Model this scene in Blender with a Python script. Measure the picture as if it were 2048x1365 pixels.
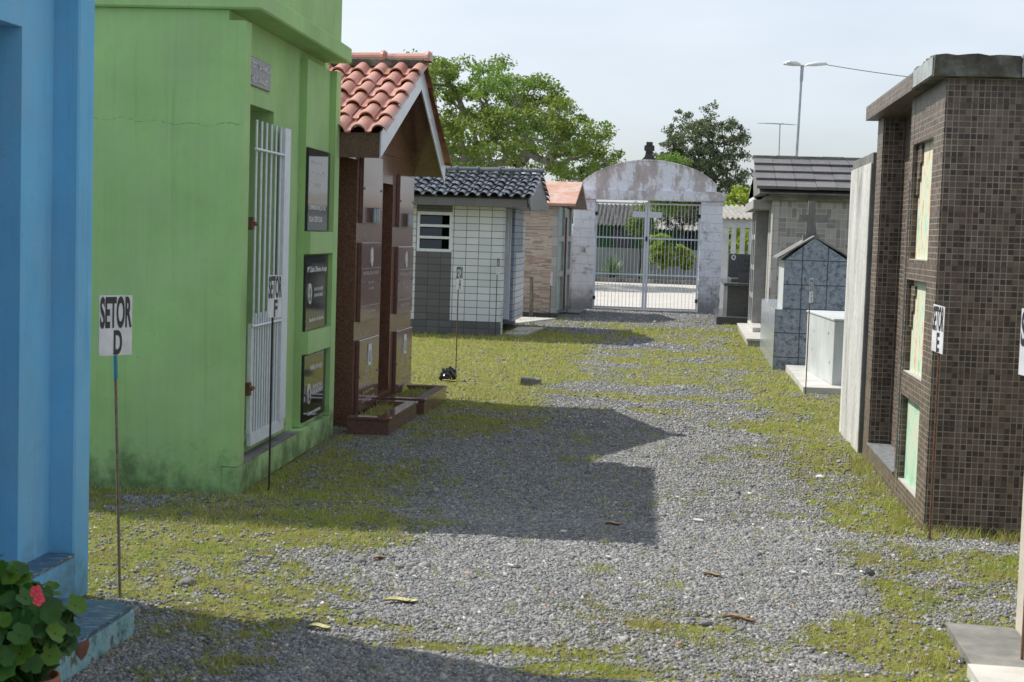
import bpy, bmesh, math, random
import numpy as np
from math import sin, cos, pi, radians, sqrt, atan2
from mathutils import Vector, Matrix

# ------------------------------------------------------------------ camera, sky, sun, exposure
SC = bpy.context.scene
COL = SC.collection
for o in list(bpy.data.objects):
    bpy.data.objects.remove(o)
cam_d = bpy.data.cameras.new("camera"); cam = bpy.data.objects.new("camera", cam_d); COL.objects.link(cam)
cam_d.sensor_width = 36.0; cam_d.lens = 3020.0 / 2048 * 36.0
cam_d.clip_start = 0.05; cam_d.clip_end = 2000
cam.matrix_world = (Matrix.Translation((0, 0, 1.6)) @ Matrix.Rotation(radians(6.49), 4, 'Z')
                    @ Matrix.Rotation(radians(90 - 4.01), 4, 'X') @ Matrix.Rotation(radians(1.82), 4, 'Z'))
cam_d.dof.use_dof = True; cam_d.dof.focus_distance = 13.0; cam_d.dof.aperture_fstop = 9.0
SC.camera = cam
SUN = Vector((-0.745, 0.262, 1.0)).normalized()
SUN_EL = math.asin(SUN.z); SUN_AZ = atan2(SUN.x, SUN.y)
sd = bpy.data.lights.new("sun", 'SUN'); sd.energy = 4.9; sd.angle = radians(0.55); sd.color = (1.0, 0.955, 0.87)
so = bpy.data.objects.new("sun", sd); COL.objects.link(so)
so.rotation_euler = SUN.to_track_quat('Z', 'Y').to_euler()
W = bpy.data.worlds.new("World"); SC.world = W; W.use_nodes = True
wn = W.node_tree; wl = wn.links
bg = wn.nodes['Background']; bg.inputs['Strength'].default_value = 0.115
sky = wn.nodes.new('ShaderNodeTexSky'); sky.sky_type = 'NISHITA'; sky.sun_disc = False
sky.sun_elevation = SUN_EL; sky.sun_rotation = SUN_AZ; sky.dust_density = 2.0
tcw = wn.nodes.new('ShaderNodeTexCoord')
mp = wn.nodes.new('ShaderNodeMapping'); mp.inputs['Scale'].default_value = (1.3, 1.3, 5.0)
wl.new(tcw.outputs['Generated'], mp.inputs['Vector'])
nz = wn.nodes.new('ShaderNodeTexNoise'); nz.inputs['Scale'].default_value = 1.6; nz.inputs['Detail'].default_value = 5
nz.inputs['Roughness'].default_value = 0.5
wl.new(mp.outputs[0], nz.inputs['Vector'])
rp = wn.nodes.new('ShaderNodeValToRGB'); rp.color_ramp.elements[0].position = 0.33; rp.color_ramp.elements[1].position = 0.68
rp.color_ramp.elements[0].color = (0.42,) * 3 + (1,); rp.color_ramp.elements[1].color = (0.97,) * 3 + (1,)
wl.new(nz.outputs['Fac'], rp.inputs[0])
cl = wn.nodes.new('ShaderNodeCombineXYZ')
cl.inputs[0].default_value = 6.9; cl.inputs[1].default_value = 7.45; cl.inputs[2].default_value = 8.2   # thin white cloud
mx = wn.nodes.new('ShaderNodeMixRGB'); wl.new(rp.outputs[0], mx.inputs[0]); wl.new(sky.outputs[0], mx.inputs[1]); wl.new(cl.outputs[0], mx.inputs[2])
wl.new(mx.outputs[0], bg.inputs['Color'])
SC.view_settings.view_transform = 'Standard'; SC.view_settings.look = 'None'
SC.view_settings.exposure = 0.2; SC.view_settings.gamma = 1.0

random.seed(4)
# ------------------------------------------------------------------ materials
MATS = {}
class NB:
    """small node-building helper"""
    def __init__(s, name):
        s.m = bpy.data.materials.new(name); s.m.use_nodes = True
        s.t = s.m.node_tree; s.p = s.t.nodes['Principled BSDF']; s.out = s.t.nodes['Material Output']
        s._tc = None
    def n(s, ty, **k):
        nd = s.t.nodes.new(ty)
        for a, b in k.items(): setattr(nd, a, b)
        return nd
    def set(s, sock, v):
        if hasattr(v, 'is_output') or hasattr(v, 'links'): s.t.links.new(v, sock)
        elif isinstance(v, (tuple, list)) and len(v) == 3 and sock.type == 'RGBA': sock.default_value = (*v, 1)
        else: sock.default_value = v
    def tc(s, o='Object'):
        if s._tc is None: s._tc = s.n('ShaderNodeTexCoord')
        return s._tc.outputs[o]
    def math(s, op, a, b=0.0, c=None):
        nd = s.n('ShaderNodeMath', operation=op); s.set(nd.inputs[0], a); s.set(nd.inputs[1], b)
        if c is not None: s.set(nd.inputs[2], c)
        return nd.outputs[0]
    def map(s, sc=(1, 1, 1), loc=(0, 0, 0), v=None):
        nd = s.n('ShaderNodeMapping'); s.set(nd.inputs[0], v or s.tc()); nd.inputs['Scale'].default_value = sc
        nd.inputs['Location'].default_value = loc; return nd.outputs[0]
    def noise(s, scale, detail=4, rough=0.55, v=None, dist=0.0):
        nd = s.n('ShaderNodeTexNoise'); s.set(nd.inputs['Vector'], v or s.tc()); nd.inputs['Scale'].default_value = scale
        nd.inputs['Detail'].default_value = detail; nd.inputs['Roughness'].default_value = rough; nd.inputs['Distortion'].default_value = dist
        return nd.outputs['Fac']
    def ramp(s, f, stops, interp='LINEAR'):
        nd = s.n('ShaderNodeValToRGB'); cr = nd.color_ramp; cr.interpolation = interp
        while len(cr.elements) > 1: cr.elements.remove(cr.elements[-1])
        for i, (p, c) in enumerate(stops):
            e = cr.elements[0] if i == 0 else cr.elements.new(p)
            e.position = p
            if isinstance(c, (int, float)): c = (c, c, c)
            e.color = (*c, 1)
        s.set(nd.inputs[0], f); return nd.outputs[0]
    def mix(s, f, a, b, bt='MIX'):
        nd = s.n('ShaderNodeMixRGB', blend_type=bt); s.set(nd.inputs[0], f); s.set(nd.inputs[1], a); s.set(nd.inputs[2], b); return nd.outputs[0]
    def xyz(s, v):
        nd = s.n('ShaderNodeSeparateXYZ'); s.set(nd.inputs[0], v); return nd.outputs
    def comb(s, x, y, z=0.0):
        nd = s.n('ShaderNodeCombineXYZ'); s.set(nd.inputs[0], x); s.set(nd.inputs[1], y); s.set(nd.inputs[2], z); return nd.outputs[0]
    def wnoise(s, v):
        nd = s.n('ShaderNodeTexWhiteNoise'); nd.noise_dimensions = '3D'; s.set(nd.inputs['Vector'], v); return nd.outputs['Value']
    def boxuv(s):
        p = s.xyz(s.tc('Object')); q = s.xyz(s.tc('Normal'))
        isx = s.math('GREATER_THAN', s.math('ABSOLUTE', q[0]), 0.7); isz = s.math('GREATER_THAN', s.math('ABSOLUTE', q[2]), 0.65)
        def sel(f, a, b):  # f? b : a
            return s.math('ADD', s.math('MULTIPLY', s.math('SUBTRACT', 1.0, f), a), s.math('MULTIPLY', f, b))
        return sel(isx, p[0], p[1]), sel(isz, p[2], p[1])
    def cells(s, u, v, pu, pv, gap, shift=False, wob=0.0):
        """grid cells: (id vector, mortar mask)"""
        V = s.math('DIVIDE', v, pv); fv = s.math('FLOOR', V); rv = s.math('FRACT', V)
        U = s.math('DIVIDE', u, pu)
        if shift:
            U = s.math('ADD', U, s.wnoise(s.comb(0.37, fv, 1.7)) if shift == 'rand' else s.math('MULTIPLY', fv, 0.5))
        fu = s.math('FLOOR', U); ru = s.math('FRACT', U)
        du = s.math('MULTIPLY', s.math('MINIMUM', ru, s.math('SUBTRACT', 1.0, ru)), pu)
        dv = s.math('MULTIPLY', s.math('MINIMUM', rv, s.math('SUBTRACT', 1.0, rv)), pv)
        return s.comb(fu, fv, 0.5), s.math('LESS_THAN', s.math('MINIMUM', du, dv), gap / 2)
    def bump(s, h, strength=0.5, dist=0.01):
        nd = s.n('ShaderNodeBump'); nd.inputs['Strength'].default_value = strength; nd.inputs['Distance'].default_value = dist
        s.set(nd.inputs['Height'], h); s.t.links.new(nd.outputs[0], s.p.inputs['Normal'])
    def fin(s, color=None, rough=0.8, metal=0.0, spec=None):
        if color is not None: s.set(s.p.inputs['Base Color'], color)
        s.set(s.p.inputs['Roughness'], rough); s.set(s.p.inputs['Metallic'], metal)
        if spec is not None: s.p.inputs['Specular IOR Level'].default_value = spec
        return s.m

def plain(name, color, rough=0.7, metal=0.0, var=0.15, scale=8.0, bump=0.15, spec=None):
    N = NB(name); f = N.noise(scale, 5)
    g = N.noise(scale * 9, 3)
    d = tuple(c * (1 - var) for c in color); l = tuple(min(1, c * (1 + var)) for c in color)
    c = N.ramp(f, [(0.3, d), (0.7, l)])
    N.bump(g, bump, 0.004)
    return N.fin(c, rough, metal, spec)

def plaster(name, col, dirt=(0.05, 0.06, 0.03), low=0.45, rough=0.92, streak=0.35, mott=0.12):
    """painted render: patchy tone, splash dirt/moss with a ragged edge near the base, drip streaks, hairline pits"""
    N = NB(name); p = N.xyz(N.tc())
    a = N.noise(1.6, 6, 0.6); b = N.noise(9, 5, 0.6)
    c = N.ramp(a, [(0.3, tuple(x * (1 - mott) for x in col)), (0.7, tuple(min(1, x * (1 + mott)) for x in col))])
    c = N.mix(N.math('MULTIPLY', b, 0.25), c, tuple(x * 0.8 for x in col))
    g = sum(col) / 3
    c = N.mix(N.ramp(N.noise(3.1, 7, 0.7, v=N.map((1, 1, .7), (5, 2, 1))), [(0.42, 0.0), (0.60, 0.30)]), c, tuple(.55 * x + .45 * g for x in col))   # faded patches
    c = N.mix(N.ramp(N.noise(5.5, 8, 0.75, v=N.map((1, 1, 1), (9, 4, 2))), [(0.60, 0.0), (0.70, 0.30)]), c, tuple(x * 0.6 for x in col))        # grime
    c = N.mix(N.ramp(N.noise(1.3, 3, 0.5, v=N.map((22, 22, .9))), [(0.45, 0.0), (0.7, 0.14)]), c, tuple(min(1, x * 1.25) for x in col))            # roller marks
    h = N.math('SUBTRACT', low, p[2])                                   # ragged moss/splash band at the foot
    r = N.math('ADD', N.math('MULTIPLY', h, 1.3), N.math('MULTIPLY', N.math('SUBTRACT', N.noise(4, 7, 0.7), 0.5), 1.6))
    c = N.mix(N.ramp(r, [(0.25, 0.0), (0.62, 0.72)]), c, dirt)
    st = N.noise(2.2, 6, 0.7, v=N.map((6, 6, 0.35)))
    c = N.mix(N.math('MULTIPLY', N.ramp(st, [(0.56, 0.0), (0.72, 1.0)]), streak), c, tuple(x * 0.55 for x in col))
    sp = N.noise(38, 2, 0.5)
    c = N.mix(N.math('MULTIPLY', N.ramp(sp, [(0.70, 0.0), (0.76, 1.0)]), 0.4), c, tuple(x * 0.45 for x in col))
    N.bump(N.math('ADD', N.noise(3.5, 3), N.math('MULTIPLY', N.noise(60, 5, 0.7), 0.35)), 0.35, 0.012)
    return N.fin(c, rough)

def granite(name, cols, scale=170, rough=0.08, tile=None, joint=(0.02, 0.02, 0.025)):
    N = NB(name)
    vo = N.n('ShaderNodeTexVoronoi'); N.set(vo.inputs['Vector'], N.tc()); vo.inputs['Scale'].default_value = scale
    w = N.xyz(vo.outputs['Color'])[0]
    c = N.ramp(N.math('ADD', N.math('MULTIPLY', w, 0.6), N.math('MULTIPLY', N.noise(20, 5), 0.4)), [(0.2, cols[0]), (0.5, cols[1]), (0.8, cols[2])])
    if tile:
        u, v = N.boxuv(); i, mo = N.cells(N.math('ADD', u, tile[2]), N.math('ADD', v, tile[3]), tile[0], tile[1], 0.006)
        c = N.mix(mo, c, joint)
    return N.fin(c, rough)

def build_materials():
    M = MATS
    M['blue'] = plaster('blue_paint', (0.155, 0.45, 0.72), dirt=(0.10, 0.16, 0.17), low=0.42, streak=0.38)
    M['blue_worn'] = None
    N = NB('worn_blue_step'); c = N.ramp(N.noise(7, 8, 0.7), [(0.34, (0.07, 0.10, 0.09)), (0.42, (0.16, 0.31, 0.35)), (0.52, (0.26, 0.44, 0.49)), (0.58, (0.10, 0.13, 0.11)), (0.66, (0.13, 0.08, 0.05))])
    N.bump(N.noise(30, 6), 0.5, 0.01); M['blue_worn'] = N.fin(c, 0.85)
    # swept-stroke mosaic floor tile of the blue tomb's step
    N = NB('stroke_pattern_tile'); u, v = N.boxuv()
    vv = N.comb(u, v, 0.0)
    sw = N.math('ADD', v, N.math('MULTIPLY', N.noise(5, 1), .16))
    f = N.ramp(N.noise(1.0, 3, .6, v=N.comb(N.math('MULTIPLY', u, 14.0), N.math('MULTIPLY', sw, 130.0))), [(0.56, 0.0), (0.63, 1.0)])
    c = N.mix(f, N.ramp(N.noise(5, 4), [(0.3, (0.035, 0.075, 0.14)), (0.7, (0.06, 0.12, 0.19))]), (0.33, 0.42, 0.46))
    M['stroke'] = N.fin(c, 0.45)
    M['green'] = plaster('lime_green_paint', (0.34, 0.535, 0.215), dirt=(0.045, 0.07, 0.02), low=0.44, streak=0.32, mott=0.16)
    M['white_metal'] = plain('white_enamel_metal', (0.66, 0.70, 0.76), 0.4, 0.0, 0.08, 20)
    M['rust'] = plain('rusty_iron', (0.16, 0.085, 0.05), 0.85, 0.2, 0.4, 40, 0.4)
    M['rebar'] = plain('weathered_rebar', (0.20, 0.16, 0.11), 0.8, 0.2, 0.3, 30, 0.4)
    M['blue_rod'] = plain('teal_painted_rod', (0.04, 0.20, 0.28), 0.6)
    M['dark_rod'] = plain('dark_iron_rod', (0.05, 0.04, 0.035), 0.8, 0.3, 0.3, 30)
    M['sign_white'] = plain('sign_plate_paint', (0.62, 0.63, 0.66), 0.55, 0.0, 0.14, 14, 0.1)
    M['letter'] = plain('black_lettering', (0.03, 0.03, 0.035), 0.5, 0, 0.1)
    M['etch'] = plain('etched_pale_lettering', (0.62, 0.62, 0.62), 0.6, 0, 0.1)
    M['etch_soft'] = plain('soft_etched_lettering', (0.36, 0.33, 0.32), 0.5, 0, 0.15)
    M['photo'] = plain('porcelain_portrait', (0.58, 0.58, 0.57), 0.2, 0, 0.5, 26)
    M['gold_etch'] = plain('pale_gold_lettering', (0.5, 0.42, 0.25), 0.5, 0.0, 0.2)
    M['black_granite'] = granite('black_granite', [(0.012, 0.013, 0.015), (0.02, 0.021, 0.024), (0.035, 0.037, 0.04)], rough=0.06)
    M['brown_granite'] = granite('brown_granite', [(0.09, 0.04, 0.03), (0.155, 0.075, 0.055), (0.23, 0.125, 0.09)], rough=0.2, tile=(0.87, 0.92, 0.0, -0.01), joint=(0.14, 0.09, 0.07))
    M['brown_plain'] = granite('brown_granite_slab', [(0.10, 0.05, 0.045), (0.15, 0.08, 0.07), (0.20, 0.115, 0.10)], rough=0.12)
    M['dark_granite'] = granite('grey_granite', [(0.03, 0.032, 0.034), (0.06, 0.062, 0.065), (0.12, 0.12, 0.12)], rough=0.2)
    M['plate_metal'] = plain('engraved_metal_plate', (0.16, 0.16, 0.18), 0.35, 0.6, 0.25, 30)
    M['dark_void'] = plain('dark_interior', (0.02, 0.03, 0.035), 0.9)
    M['glass'] = plain('dark_window_glass', (0.015, 0.022, 0.03), 0.05, 0, 0.1)
    # roof tiles
    def rooft(name, a, b, grime, rough):
        N = NB(name)
        gi = N.n('ShaderNodeNewGeometry')
        c = N.ramp(gi.outputs['Random Per Island'], [(0.0, a), (1.0, b)])
        c = N.mix(N.ramp(N.noise(9, 7, 0.7), [(0.5, 0.0), (0.72, 0.75)]), c, grime)
        N.bump(N.noise(50, 4), 0.15, 0.005); return N.fin(c, rough)
    M['terracotta'] = rooft('terracotta_roof_tile', (0.42, 0.185, 0.135), (0.54, 0.28, 0.22), (0.13, 0.085, 0.07), 0.4)
    M['grey_tile'] = rooft('glazed_grey_roof_tile', (0.075, 0.086, 0.105), (0.125, 0.14, 0.165), (0.05, 0.055, 0.06), 0.25)
    M['concrete_tile'] = rooft('concrete_roof_slab', (0.085, 0.083, 0.088), (0.12, 0.115, 0.12), (0.17, 0.17, 0.16), 0.6)
    M['orange_roof'] = None
    N = NB('rusty_orange_roof_paint'); c = N.ramp(N.noise(2.5, 7, 0.65), [(0.3, (0.36, 0.17, 0.12)), (0.45, (0.42, 0.24, 0.18)), (0.56, (0.46, 0.34, 0.29)), (0.7, (0.17, 0.10, 0.08))])
    M['orange_roof'] = N.fin(c, 0.6)
    # white stacked brick tile, grey stacked tile
    def stack(name, ca, cb, joint, pu=0.2, pv=0.11, gap=0.009, ou=0.0, ov=0.0, rough=0.3):
        N = NB(name); u, v = N.boxuv(); i, mo = N.cells(N.math('ADD', u, ou), N.math('ADD', v, ov), pu, pv, gap)
        w = N.wnoise(i); c = N.mix(w, ca, cb)
        c = N.mix(N.math('MULTIPLY', N.ramp(N.noise(5, 7, 0.7), [(0.55, 0.0), (0.75, 1.0)]), 0.3), c, tuple(x * 0.6 for x in ca))
        c = N.mix(mo, c, joint); N.bump(N.math('SUBTRACT', 1.0, mo), 0.5, 0.004)
        return N.fin(c, N.math('ADD', rough, N.math('MULTIPLY', mo, 0.5)))
    M['white_brick'] = stack('white_stack_bond_tile', (0.56, 0.60, 0.64), (0.64, 0.68, 0.71), (0.13, 0.13, 0.13), gap=0.0095, ou=0.06)
    M['grey_brick'] = stack('charcoal_stack_bond_tile', (0.085, 0.088, 0.095), (0.115, 0.118, 0.125), (0.045, 0.045, 0.05), gap=0.008, ou=0.06)
    M['bluish_brick'] = stack('bluish_glazed_tile', (0.20, 0.24, 0.33), (0.27, 0.31, 0.40), (0.07, 0.07, 0.08), gap=0.009)
    M['grey_fascia'] = stack('grey_fascia_tile', (0.13, 0.135, 0.145), (0.16, 0.165, 0.175), (0.09, 0.09, 0.095), pu=0.3, pv=0.4, gap=0.005)
    # brown mosaic
    N = NB('brown_square_mosaic'); u, v = N.boxuv(); i, mo = N.cells(u, v, 0.0335, 0.0335, 0.0046)
    w = N.wnoise(i)
    c = N.ramp(w, [(0.0, (0.045, 0.035, 0.032)), (0.24, (0.080, 0.058, 0.048)), (0.42, (0.115, 0.083, 0.066)), (0.62, (0.14, 0.105, 0.082)), (0.80, (0.12, 0.076, 0.062)), (0.9, (0.17, 0.135, 0.105))], 'CONSTANT')
    c = N.mix(N.math('MULTIPLY', N.noise(60, 3), 0.5), c, N.mix(0.5, c, (0.12, 0.085, 0.06)))
    i2, m2 = N.cells(u, v, 0.3015, 0.3015, 0.004)   # sheet joints of the mosaic
    c = N.mix(mo, c, N.ramp(N.noise(6, 4), [(0.3, (0.20, 0.17, 0.14)), (0.7, (0.34, 0.30, 0.255))]))
    c = N.mix(N.math('MULTIPLY', m2, 0.7), c, (0.03, 0.025, 0.02))
    dd = N.ramp(N.noise(2.0, 7, 0.7), [(0.5, 0.0), (0.8, 0.35)]); c = N.mix(dd, c, (0.13, 0.11, 0.09))
    N.bump(N.math('SUBTRACT', 1.0, mo), 0.4, 0.003); M['mosaic'] = N.fin(c, N.math('ADD', 0.38, N.math('MULTIPLY', mo, 0.4)), spec=0.35)
    # stained concrete / whitewash
    def conc(name, stops, sc=2.5, vs=(1, 1, 0.5), rough=0.9, b=0.5, fine=(0.15, 0.14, 0.13)):
        N = NB(name); f = N.noise(sc, 9, 0.68, v=N.map(vs)); c = N.ramp(f, stops)
        c = N.mix(N.math('MULTIPLY', N.ramp(N.noise(24, 6, 0.7), [(0.5, 0.0), (0.65, 1.0)]), 0.35), c, fine)
        N.bump(N.math('ADD', N.noise(12, 5), N.math('MULTIPLY', N.noise(70, 4), 0.4)), b, 0.01); return N.fin(c, rough)
    M['white_slab'] = conc('streaked_whitewashed_concrete', [(0.33, (0.17, 0.17, 0.165)), (0.43, (0.42, 0.42, 0.41)), (0.62, (0.60, 0.60, 0.58))], 1.5, (1, 1.7, 0.5))
    M['old_concrete'] = conc('weathered_concrete', [(0.3, (0.07, 0.07, 0.065)), (0.5, (0.16, 0.16, 0.15)), (0.7, (0.28, 0.27, 0.25))], 3)
    M['worn_cap'] = conc('broken_mortar_coping', [(0.35, (0.035, 0.033, 0.028)), (0.5, (0.085, 0.08, 0.06)), (0.6, (0.17, 0.18, 0.16)), (0.7, (0.20, 0.09, 0.06))], 4, (1, 1, 1))
    M['pale_cap'] = conc('pale_worn_paint_coping', [(0.3, (0.09, 0.10, 0.09)), (0.5, (0.30, 0.33, 0.33)), (0.7, (0.38, 0.42, 0.45))], 4, (1, 1, 1))
    M['gate_plaster'] = conc('flaking_whitewash', [(0.30, (0.13, 0.12, 0.115)), (0.38, (0.42, 0.38, 0.37)), (0.48, (0.52, 0.47, 0.47)), (0.54, (0.76, 0.78, 0.84))], 2.2, (1.4, 1, 0.6), fine=(0.33, 0.29, 0.28))
    N = NB('flaking_whitewashed_blocks'); u, v = N.boxuv(); i, mo = N.cells(u, v, 0.40, 0.2, 0.014, shift='half')
    f = N.math('ADD', N.noise(4.5, 8, 0.7), N.math('MULTIPLY', N.math('SUBTRACT', N.xyz(N.tc())[2], 1.0), 0.04))
    c = N.ramp(f, [(0.30, (0.16, 0.15, 0.14)), (0.38, (0.50, 0.48, 0.47)), (0.47, (0.74, 0.76, 0.81)), (0.7, (0.80, 0.82, 0.87))])
    h = N.ramp(N.math('ADD', N.math('SUBTRACT', 0.55, N.xyz(N.tc())[2]), N.math('MULTIPLY', N.noise(5, 6), 0.5)), [(0.25, 0.0), (0.7, 0.7)])
    c = N.mix(h, c, (0.11, 0.10, 0.09)); c = N.mix(N.math('MULTIPLY', mo, 0.15), c, (0.2, 0.18, 0.17))
    N.bump(N.math('ADD', N.math('MULTIPLY', N.math('SUBTRACT', 1.0, mo), 0.6), N.noise(22, 6)), 0.8, 0.02); M['gate_block'] = N.fin(c, 0.9)
    # stacked stone strips
    N = NB('stacked_stone_strip_cladding'); u, v = N.boxuv(); i, mo = N.cells(u, v, 0.19, 0.026, 0.003, shift='rand')
    c = N.ramp(N.wnoise(i), [(0.0, (0.50, 0.41, 0.33)), (0.3, (0.56, 0.49, 0.41)), (0.5, (0.42, 0.28, 0.21)), (0.66, (0.34, 0.20, 0.15)), (0.78, (0.47, 0.39, 0.32)), (0.9, (0.27, 0.18, 0.14))], 'CONSTANT')
    c = N.mix(0.3, c, N.ramp(N.noise(11, 5), [(0.3, (0.35, 0.27, 0.22)), (0.7, (0.58, 0.5, 0.43))])); c = N.mix(N.math('MULTIPLY', mo, 0.5), c, (0.2, 0.16, 0.13))
    N.bump(N.wnoise(i), 0.7, 0.01); M['strips'] = N.fin(c, 0.8)
    M['mint'] = plain('mint_painted_panel', (0.30, 0.41, 0.36), 0.6)
    # basket-weave stone tile
    N = NB('basket_weave_stone_tile'); u, v = N.boxuv(); S = 0.155
    U = N.math('DIVIDE', u, S); V = N.math('DIVIDE', v, S); fu = N.math('FLOOR', U); fv = N.math('FLOOR', V); ru = N.math('FRACT', U); rv = N.math('FRACT', V)
    par = N.math('GREATER_THAN', N.wnoise(N.comb(fu, fv, 3.1)), 0.5)
    def sel(f, a, b): return N.math('ADD', N.math('MULTIPLY', N.math('SUBTRACT', 1.0, f), a), N.math('MULTIPLY', f, b))
    a = sel(par, ru, rv); b = sel(par, rv, ru)
    a2 = N.math('MULTIPLY', a, 2.0); half = N.math('FLOOR', a2); ra = N.math('FRACT', a2)
    e = N.math('MINIMUM', N.math('MULTIPLY', N.math('MINIMUM', ra, N.math('SUBTRACT', 1.0, ra)), 0.5), N.math('MINIMUM', b, N.math('SUBTRACT', 1.0, b)))
    mo = N.math('LESS_THAN', e, 0.028)
    c = N.ramp(N.wnoise(N.comb(fu, fv, half)), [(0.0, (0.17, 0.155, 0.15)), (0.35, (0.29, 0.275, 0.265)), (0.6, (0.35, 0.335, 0.325)), (0.8, (0.23, 0.215, 0.205))], 'CONSTANT')
    c = N.mix(mo, N.mix(0.35, c, N.ramp(N.noise(9, 6), [(0.3, (0.2, 0.19, 0.185)), (0.7, (0.38, 0.36, 0.35))])), (0.42, 0.40, 0.38)); N.bump(N.math('SUBTRACT', 1.0, mo), 0.4, 0.006)
    M['basket'] = N.fin(c, 0.7)
    M['pale_stone'] = stack('pale_stone_facing_tile', (0.33, 0.32, 0.30), (0.42, 0.41, 0.39), (0.24, 0.23, 0.21), pu=0.15, pv=0.2, gap=0.008, rough=0.6)
    M['basket_sill'] = plain('grey_streaked_sill', (.17, .18, .19), .5, 0, .4, 22, .2)
    # mottled blue-grey granite-look tile
    N = NB('mottled_blue_grey_tile'); u, v = N.boxuv(); i, mo = N.cells(N.math('SUBTRACT', u, 0.19), N.math('ADD', v, 0.155), 0.318, 0.31, 0.013)
    c = N.ramp(N.noise(16, 8, 0.72, dist=0.4), [(0.38, (0.06, 0.08, 0.11)), (0.46, (0.17, 0.20, 0.245)), (0.62, (0.28, 0.315, 0.355))])
    c = N.mix(mo, c, (0.035, 0.045, 0.065)); M['mottled'] = N.fin(c, 0.3)
    N = NB('pale_mottled_tile'); u, v = N.boxuv(); i, mo = N.cells(N.math('SUBTRACT', u, 0.19), N.math('ADD', v, 0.155), 0.318, 0.31, 0.008)
    c = N.ramp(N.noise(12, 8, 0.7), [(0.35, (0.20, 0.23, 0.27)), (0.6, (0.33, 0.36, 0.40))]); M['mottled_pale'] = N.fin(N.mix(mo, c, (0.12, 0.14, 0.17)), 0.2)
    M['white_box'] = conc('white_painted_tomb', [(0.3, (0.36, 0.38, 0.38)), (0.6, (0.50, 0.53, 0.54)), (0.8, (0.56, 0.59, 0.60))], 2, (1, 1, 1), 0.5, 0.15, (0.40, 0.42, 0.42))
    M['white_conc'] = conc('white_painted_concrete', [(0.3, (0.42, 0.43, 0.43)), (0.6, (0.62, 0.63, 0.63))], 2.5, (1, 1, 1), 0.7, 0.2, (0.38, 0.38, 0.37))
    M['grey_conc'] = conc('pale_grey_concrete', [(0.3, (0.22, 0.22, 0.22)), (0.6, (0.36, 0.36, 0.355))], 2.5, (1, 1, 1), 0.7, 0.2, (0.2, 0.2, 0.2))
    M['cream'] = conc('cream_plaster', [(0.3, (0.42, 0.38, 0.32)), (0.6, (0.56, 0.52, 0.45))], 2.5, (1, 1, 1), 0.8, 0.3, (0.4, 0.36, 0.3))
    M['marble'] = conc('pale_marble_slab', [(0.3, (0.38, 0.365, 0.34)), (0.6, (0.56, 0.55, 0.52))], 3, (1, 1, 1), 0.4, 0.1, (0.5, 0.48, 0.45))
    M['white_board'] = plain('white_marble_bargeboard', (0.55, 0.57, 0.62), 0.25, 0, 0.07, 5, 0.05)
    N = NB('stained_mint_panel'); f = N.noise(5.5, 9, 0.75, v=N.map((1, 1.6, .7)))
    c = N.ramp(f, [(0.33, (0.10, 0.42, 0.24)), (0.42, (0.38, 0.62, 0.50)), (0.48, (0.64, 0.64, 0.50)), (0.56, (0.66, 0.58, 0.42)), (0.61, (0.46, 0.29, 0.13)), (0.72, (0.62, 0.60, 0.48))]); M['niche_green'] = N.fin(c, 0.6)
    N = NB('pale_green_panel'); f = N.noise(2.4, 6, 0.6)
    c = N.ramp(f, [(0.33, (0.16, 0.42, 0.26)), (0.46, (0.34, 0.56, 0.40)), (0.58, (0.50, 0.62, 0.48)), (0.68, (0.55, 0.55, 0.40))]); M['niche_green2'] = N.fin(c, 0.6)
    M['pot_clay'] = plain('terracotta_pot', (0.33, 0.14, 0.08), 0.8, 0, 0.3, 9, 0.3)
    M['soil'] = plain('dark_soil', (0.045, 0.035, 0.025), 0.95, 0, 0.4, 30, 0.8)
    M['wood_post'] = plain('grey_weathered_wood', (0.17, 0.15, 0.11), 0.9, 0, 0.35, 12, 0.6)
    M['black_plastic'] = plain('black_plastic', (0.012, 0.012, 0.013), 0.3)
    M['lamp_metal'] = plain('galvanised_steel', (0.32, 0.36, 0.40), 0.45, 0.5)
    M['lamp_head'] = plain('pale_grey_lamp_casing', (0.52, 0.55, 0.58), 0.4)
    M['wire'] = plain('black_cable', (0.03, 0.03, 0.03), 0.7)
    M['house_green'] = conc('dark_green_house_paint', [(0.3, (0.025, 0.085, 0.03)), (0.6, (0.045, 0.14, 0.05))], 2, (1, 1, 1), fine=(0.03, 0.07, 0.03))
    M['fibro'] = conc('weathered_corrugated_roofing', [(0.35, (0.02, 0.02, 0.02)), (0.55, (0.045, 0.044, 0.043)), (0.7, (0.10, 0.097, 0.094))], 3, (1, 1, 1))
    M['fibro_pale'] = conc('pale_corrugated_roofing', [(0.3, (0.16, 0.15, 0.14)), (0.6, (0.30, 0.29, 0.27))], 4, (1, 1, 1))
    M['grey_wall'] = conc('grey_street_wall', [(0.3, (0.24, 0.27, 0.26)), (0.6, (0.36, 0.39, 0.37))], 1.5, (1, 1, 0.4), fine=(0.12, 0.14, 0.13))
    M['apron'] = conc('pale_concrete_yard', [(0.3, (0.36, 0.34, 0.31)), (0.7, (0.50, 0.48, 0.45))], 1.2, (1, 1, 1), fine=(0.34, 0.32, 0.29))
    M['bark'] = plain('grey_bark', (0.20, 0.185, 0.16), 0.95, 0, 0.35, 5, 0.8)
    M['dark_bark'] = plain('dark_bark', (0.06, 0.05, 0.042), 0.95, 0, 0.35, 5, 0.8)
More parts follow.
